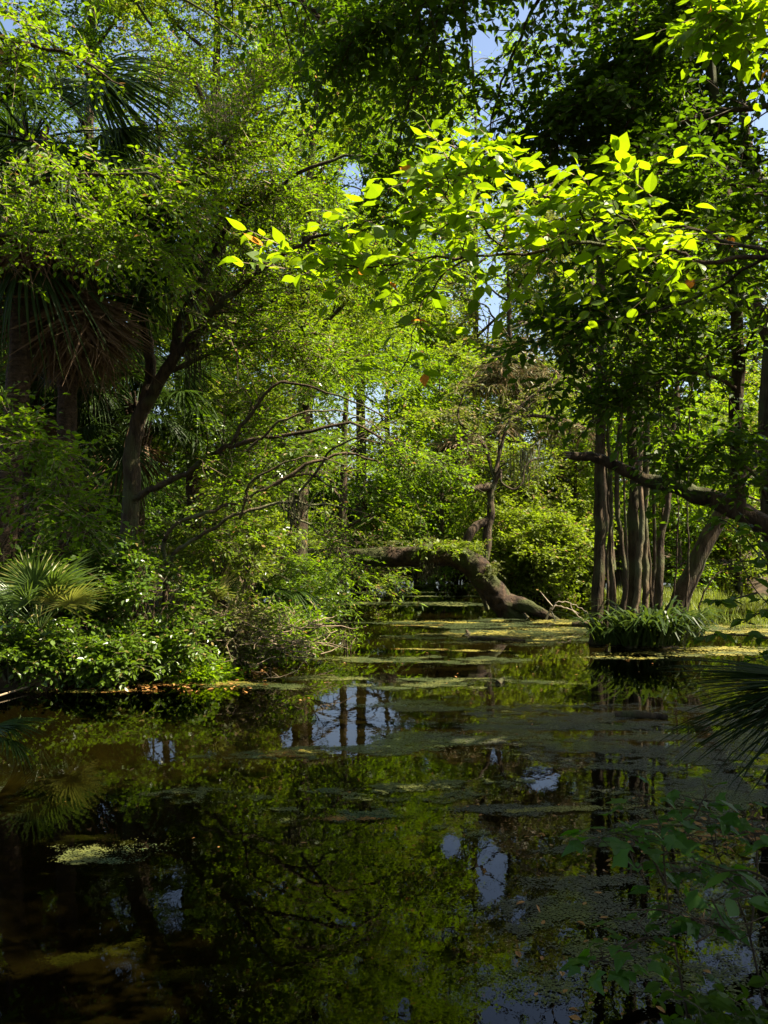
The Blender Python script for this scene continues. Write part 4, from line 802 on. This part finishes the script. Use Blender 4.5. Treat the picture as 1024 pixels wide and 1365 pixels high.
mat_mesh('algae', 'streaks of weed film on the far channel', M['algae'], [(560, 805, 2.6, .6, 0), (500, 830, 1.2, .3, 0), (600, 780, 4, .8, 0), (520, 790, 1.8, .4, 0), (575, 795, 2, .3, 0)], .06, .006, .5, .8, .55, 11, alt=M['olive_weed'])
mat_mesh('algae', 'pale films drifting on the middle water', M['algae'], [(560, 940, 1.0, .45, 0), (600, 985, .9, .3, 0), (500, 1000, .8, .18, 0), (430, 905, .8, .3, 0), (350, 915, .8, .25, 0), (690, 965, .9, .35, 0), (540, 915, .7, .3, 0), (600, 880, 1.4, .4, 0), (640, 910, 1.5, .4, 0), (480, 880, 1, .3, 0)], .016, .004, .54, 1.3, .6, 13, alt=M['olive_weed'])
mat_mesh('algae', 'sunken green algae clouds near the camera on the left', M['sunk'], [(280, 1285, .28, .1, .1), (130, 1255, .25, .12, .3), (270, 1055, .6, .22, 0), (100, 1110, .4, .12, 0), (260, 1355, .35, .06, 0), (400, 1085, .5, .14, 0), (520, 1075, .5, .2, 0), (160, 1150, .4, .1, 0)], .008, -.05, .5, 3, .5, 17, grain=.7, fat=1.25)
mat_mesh('algae', 'rusty floating debris at the left bank foot', M['duck_y'], [(230, 912, 1.2, .22, .05), (120, 922, .8, .12, .0), (400, 1003, .45, .07, .0), (560, 866, .5, .12, 0), (450, 1092, .25, .08, 0), (760, 1080, .5, .06, .1), (560, 834, .7, .12, 0), (640, 868, .5, .12, 0), (960, 1112, .5, .12, 0), (380, 1008, .3, .06, 0)], .013, .009, .5, 2.2, .45, 19, alt=M['rust'])
mat_mesh('algae', 'bright olive weed patches breaking the surface in the near middle water', M['olive_weed'], [(530, 1058, .7, .3, 0), (430, 1085, .5, .22, 0), (640, 1045, .45, .16, 0), (280, 1062, .6, .22, 0), (350, 1010, .8, .2, 0), (600, 1110, .4, .16, 0), (150, 1140, .4, .15, 0)], .011, .005, .62, 2.2, .6, 29, hf=1.4, grain=.9, alt=M['sunk'])
mat_mesh('algae', 'fine specks of weed and pollen scattered on the open water', M['olive_weed'], [(400, 1000, 2.6, 2.2, 0), (300, 1150, 1.6, 1.2, 0), (560, 1150, 1.2, 1.0, 0), (500, 900, 2.5, 2.5, 0)], .012, .006, 1.62, 1.0, .3, 23, hf=.9, grain=1.5)
c = MB(); n = 70
A = np.column_stack([WP(950, 1112)[0]+rnd(n)*.22, WP(950, 1112)[1]+rnd(n)*.16, uni(.012, .03, n)]); put_leaves(c, 'big', A, rnd(n, 3)*[1, 1, .1], UP+.2*rnd(n, 3), uni(.05, .10, n), 0, False, wid=.7)
tag(c.build('leaf_litter', M['litter']), 'drift of rust orange fallen leaves behind the lower right sapling', 'leaf litter', kind='stuff')
# fallen leaves afloat and on the right bank
c = MB(); n = 150
A = np.stack([uni(.6, 3.0, n), uni(3.4, 6.5, n)], 1); zz = np.maximum(gz(A[:, 0], A[:, 1]), 0)+.012; A = np.column_stack([A, zz]); put_leaves(c, 'oval', A, rnd(n, 3)*[1, 1, .1], UP+.15*rnd(n, 3), uni(.02, .055, n), 0, False)
n = 260; A = np.column_stack([uni(-4.5, -1.5, n), uni(10.6, 12.4, n)]); A = np.column_stack([A, np.maximum(gz(A[:, 0], A[:, 1]), 0)+.015]); put_leaves(c, 'oval', A, rnd(n, 3)*[1, 1, .1], UP+.25*rnd(n, 3), uni(.04, .09, n), 0, False)
n = 90; A = np.column_stack([uni(-3, 4, n), uni(5, 14, n), np.full(n, .013)]); put_leaves(c, 'oval', A, rnd(n, 3)*[1, 1, .05], UP+.1*rnd(n, 3), uni(.02, .05, n), 0, False)
tag(c.build('leaf_litter', M['litter']), 'orange and brown fallen leaves on banks and water', 'leaf litter', kind='stuff')

# ------------------------------------------------------------------ far forest
seed(151)
K2 = dict(nl=20, cb=.06, nsec=10, ntw=8, m=8, size=.22, twlen=.8)
far = [
 ('far tree straight behind the log left part', 420, 40, 15, 5, 'leaf_far'), ('far pale tree above the log bend', 560, 42, 25, 6, 'leaf_far'), ('far tree with needle dull crown above the stubbed tree', 690, 36, 16, 4.5, 'leaf_olive'),
 ('far bright tree between stubbed tree and trunk cluster', 745, 40, 22, 5, 'leaf_far'), ('far bright tree behind the trunk cluster', 850, 38, 14, 5, 'leaf_far'), ('far bright tree behind the leaning trunk', 940, 40, 15, 5, 'leaf_far'),
 ('far tree at the right edge beyond the marsh grass', 1030, 36, 15, 5, 'leaf_left'), ('far tree behind the palms on the left', 120, 36, 12, 5, 'leaf_far'), ('far tree behind the forked tree', 240, 38, 13, 5, 'leaf_left'),
 ('tall far tree left of the sky opening', 480, 33, 19, 5, 'leaf_left'), ('far tree at the left edge behind all palms', 0, 34, 13, 5, 'leaf_left'), ('far green tree below the main sky opening', 640, 46, 28, 6.5, 'leaf_left'),
 ('tall far tree right of the sky opening', 800, 46, 23, 6, 'leaf_far'), ('tall far tree above the marsh grass', 1000, 50, 22, 6, 'leaf_far')]
for lab, x, D, h, sp, mt in far:
    auto_tree('far_tree', lab, 'tree', B(x, 780, D), h, sp, M[mt], M['bark'], r=.24, group='trees on the far shore', **K2)
far_b = [('back row tree far behind the palms', 60, 58, 17, 7), ('back row tree far behind the forked tree', 200, 60, 18, 7), ('back row tree far behind the log', 370, 57, 18, 7), ('back row tree far behind the log bend', 520, 60, 17, 7), ('back row tree below the sky opening', 650, 62, 17, 7), ('back row tree far behind the cluster', 790, 60, 18, 7), ('back row tree far behind the leaning trunk', 920, 58, 18, 7), ('back row tree far beyond the marsh grass', 1050, 57, 18, 7), ('back row tree far left of all palms', -80, 55, 17, 7)]
for lab, x, D, h, sp in far_b:
    auto_tree('far_tree', lab, 'tree', B(x, 780, D), h, sp, M['leaf_far' if x % 3 else 'leaf_left'], M['bark'], r=.28, group='trees on the far shore', **dict(K2, size=.3, nl=18, nsec=9, ntw=7, twlen=1.0))
for lab, x, D, h, sp, mt in [('young sunlit tree between stubbed tree and sunlit bush', 665, 29, 7.5, 2.4, 'leaf_far'), ('young sunlit tree showing through the trunk cluster gaps', 825, 29, 7, 2.4, 'leaf_left'), ('young sunlit tree left of the cluster thickest trunk', 765, 31, 8, 2.6, 'leaf_far'), ('young sunlit tree behind the bowed trunk', 905, 28, 7, 2.4, 'leaf_left'), ('young sunlit tree above the leaning trunk', 985, 29, 7, 2.4, 'leaf_far'), ('young sunlit tree above the fallen trunk bend', 590, 30, 8, 2.6, 'leaf_left')]:
    p = B(x, 780, D); p[2] = max(p[2], .1); SHAFTS.append((p+UP*h*.55, 2.3))
    auto_tree('young_tree', lab, 'tree', p, h, sp, M[mt], M['bark'], nl=16, cb=.08, nsec=7, ntw=6, m=8, size=.14, r=.09, group='young trees behind the clearing')
for lab, x, D, h, w, mt in [('far shore bush behind the level log', 480, 37, 3.6, 2.6, 'leaf_far'), ('far shore bush right of the level log', 575, 39, 3.8, 2.6, 'leaf_left'), ('far shore bush behind the cluster trunks', 840, 36, 3.6, 2.6, 'leaf_far'), ('far shore bush behind the leaning trunk', 930, 34, 3.2, 2.4, 'leaf_far'), ('far shore bush at the right edge', 1030, 32, 3.4, 2.4, 'leaf_left'), ('far shore bush left of the stubbed tree', 640, 37, 3.6, 2.4, 'leaf_olive'), ('far bush deep behind the drooping palmetto', 400, 34, 3.6, 2.6, 'leaf_left'), ('far bush deep behind the forked tree', 270, 30, 3.8, 2.6, 'leaf_dark'), ('far bush deep behind the palms', 110, 28, 3.8, 2.8, 'leaf_dark')]:
    shrub('far_bush', lab, B(x, 780, D), h, w, M[mt], 18, 7, 6, 7, .17, 'diam', M['bark'], 'bushes on the far shore', cat='bush', seclen=1.3, twlen=.6)
# pine-like boughs in the middle distance
seed(161)
px_tree('pine_tree', 'dull brownish pine with tufted needles above the stubbed tree', 'tree', B(800, 780, 26), [
  ([(812, 760, 26), (800, 600, 26), (790, 450, 26), (785, 300, 26)], .2, .08, None),
  ([(795, 520, 26), (740, 500, 25.5), (690, 490, 25), (640, 510, 24.5)], .07, .02, dict(nsec=20, seclen=1.4, ntw=7, twlen=.4, m=16, size=.32, kind='needle', t0=.1, flat=.2, hang=.25)),
  ([(798, 580, 26), (750, 560, 25.5), (700, 555, 25), (640, 585, 24.5), (610, 600, 24.3)], .07, .02, dict(nsec=20, seclen=1.4, ntw=7, twlen=.4, m=16, size=.32, kind='needle', t0=.1, flat=.2, hang=.25)),
  ([(790, 450, 26), (740, 420, 25.5), (680, 440, 25)], .05, .02, dict(nsec=12, seclen=1.2, ntw=6, twlen=.4, m=16, size=.3, kind='needle', t0=.1, flat=.2, hang=.2)),
], M['needle'], M['bark'])

# ------------------------------------------------------------------ trees beside and behind the photographer (they shade and mirror)
seed(171)
K3 = dict(nl=14, cb=.35, nsec=9, ntw=7, m=8, size=.2, kind='diam', twlen=.7)
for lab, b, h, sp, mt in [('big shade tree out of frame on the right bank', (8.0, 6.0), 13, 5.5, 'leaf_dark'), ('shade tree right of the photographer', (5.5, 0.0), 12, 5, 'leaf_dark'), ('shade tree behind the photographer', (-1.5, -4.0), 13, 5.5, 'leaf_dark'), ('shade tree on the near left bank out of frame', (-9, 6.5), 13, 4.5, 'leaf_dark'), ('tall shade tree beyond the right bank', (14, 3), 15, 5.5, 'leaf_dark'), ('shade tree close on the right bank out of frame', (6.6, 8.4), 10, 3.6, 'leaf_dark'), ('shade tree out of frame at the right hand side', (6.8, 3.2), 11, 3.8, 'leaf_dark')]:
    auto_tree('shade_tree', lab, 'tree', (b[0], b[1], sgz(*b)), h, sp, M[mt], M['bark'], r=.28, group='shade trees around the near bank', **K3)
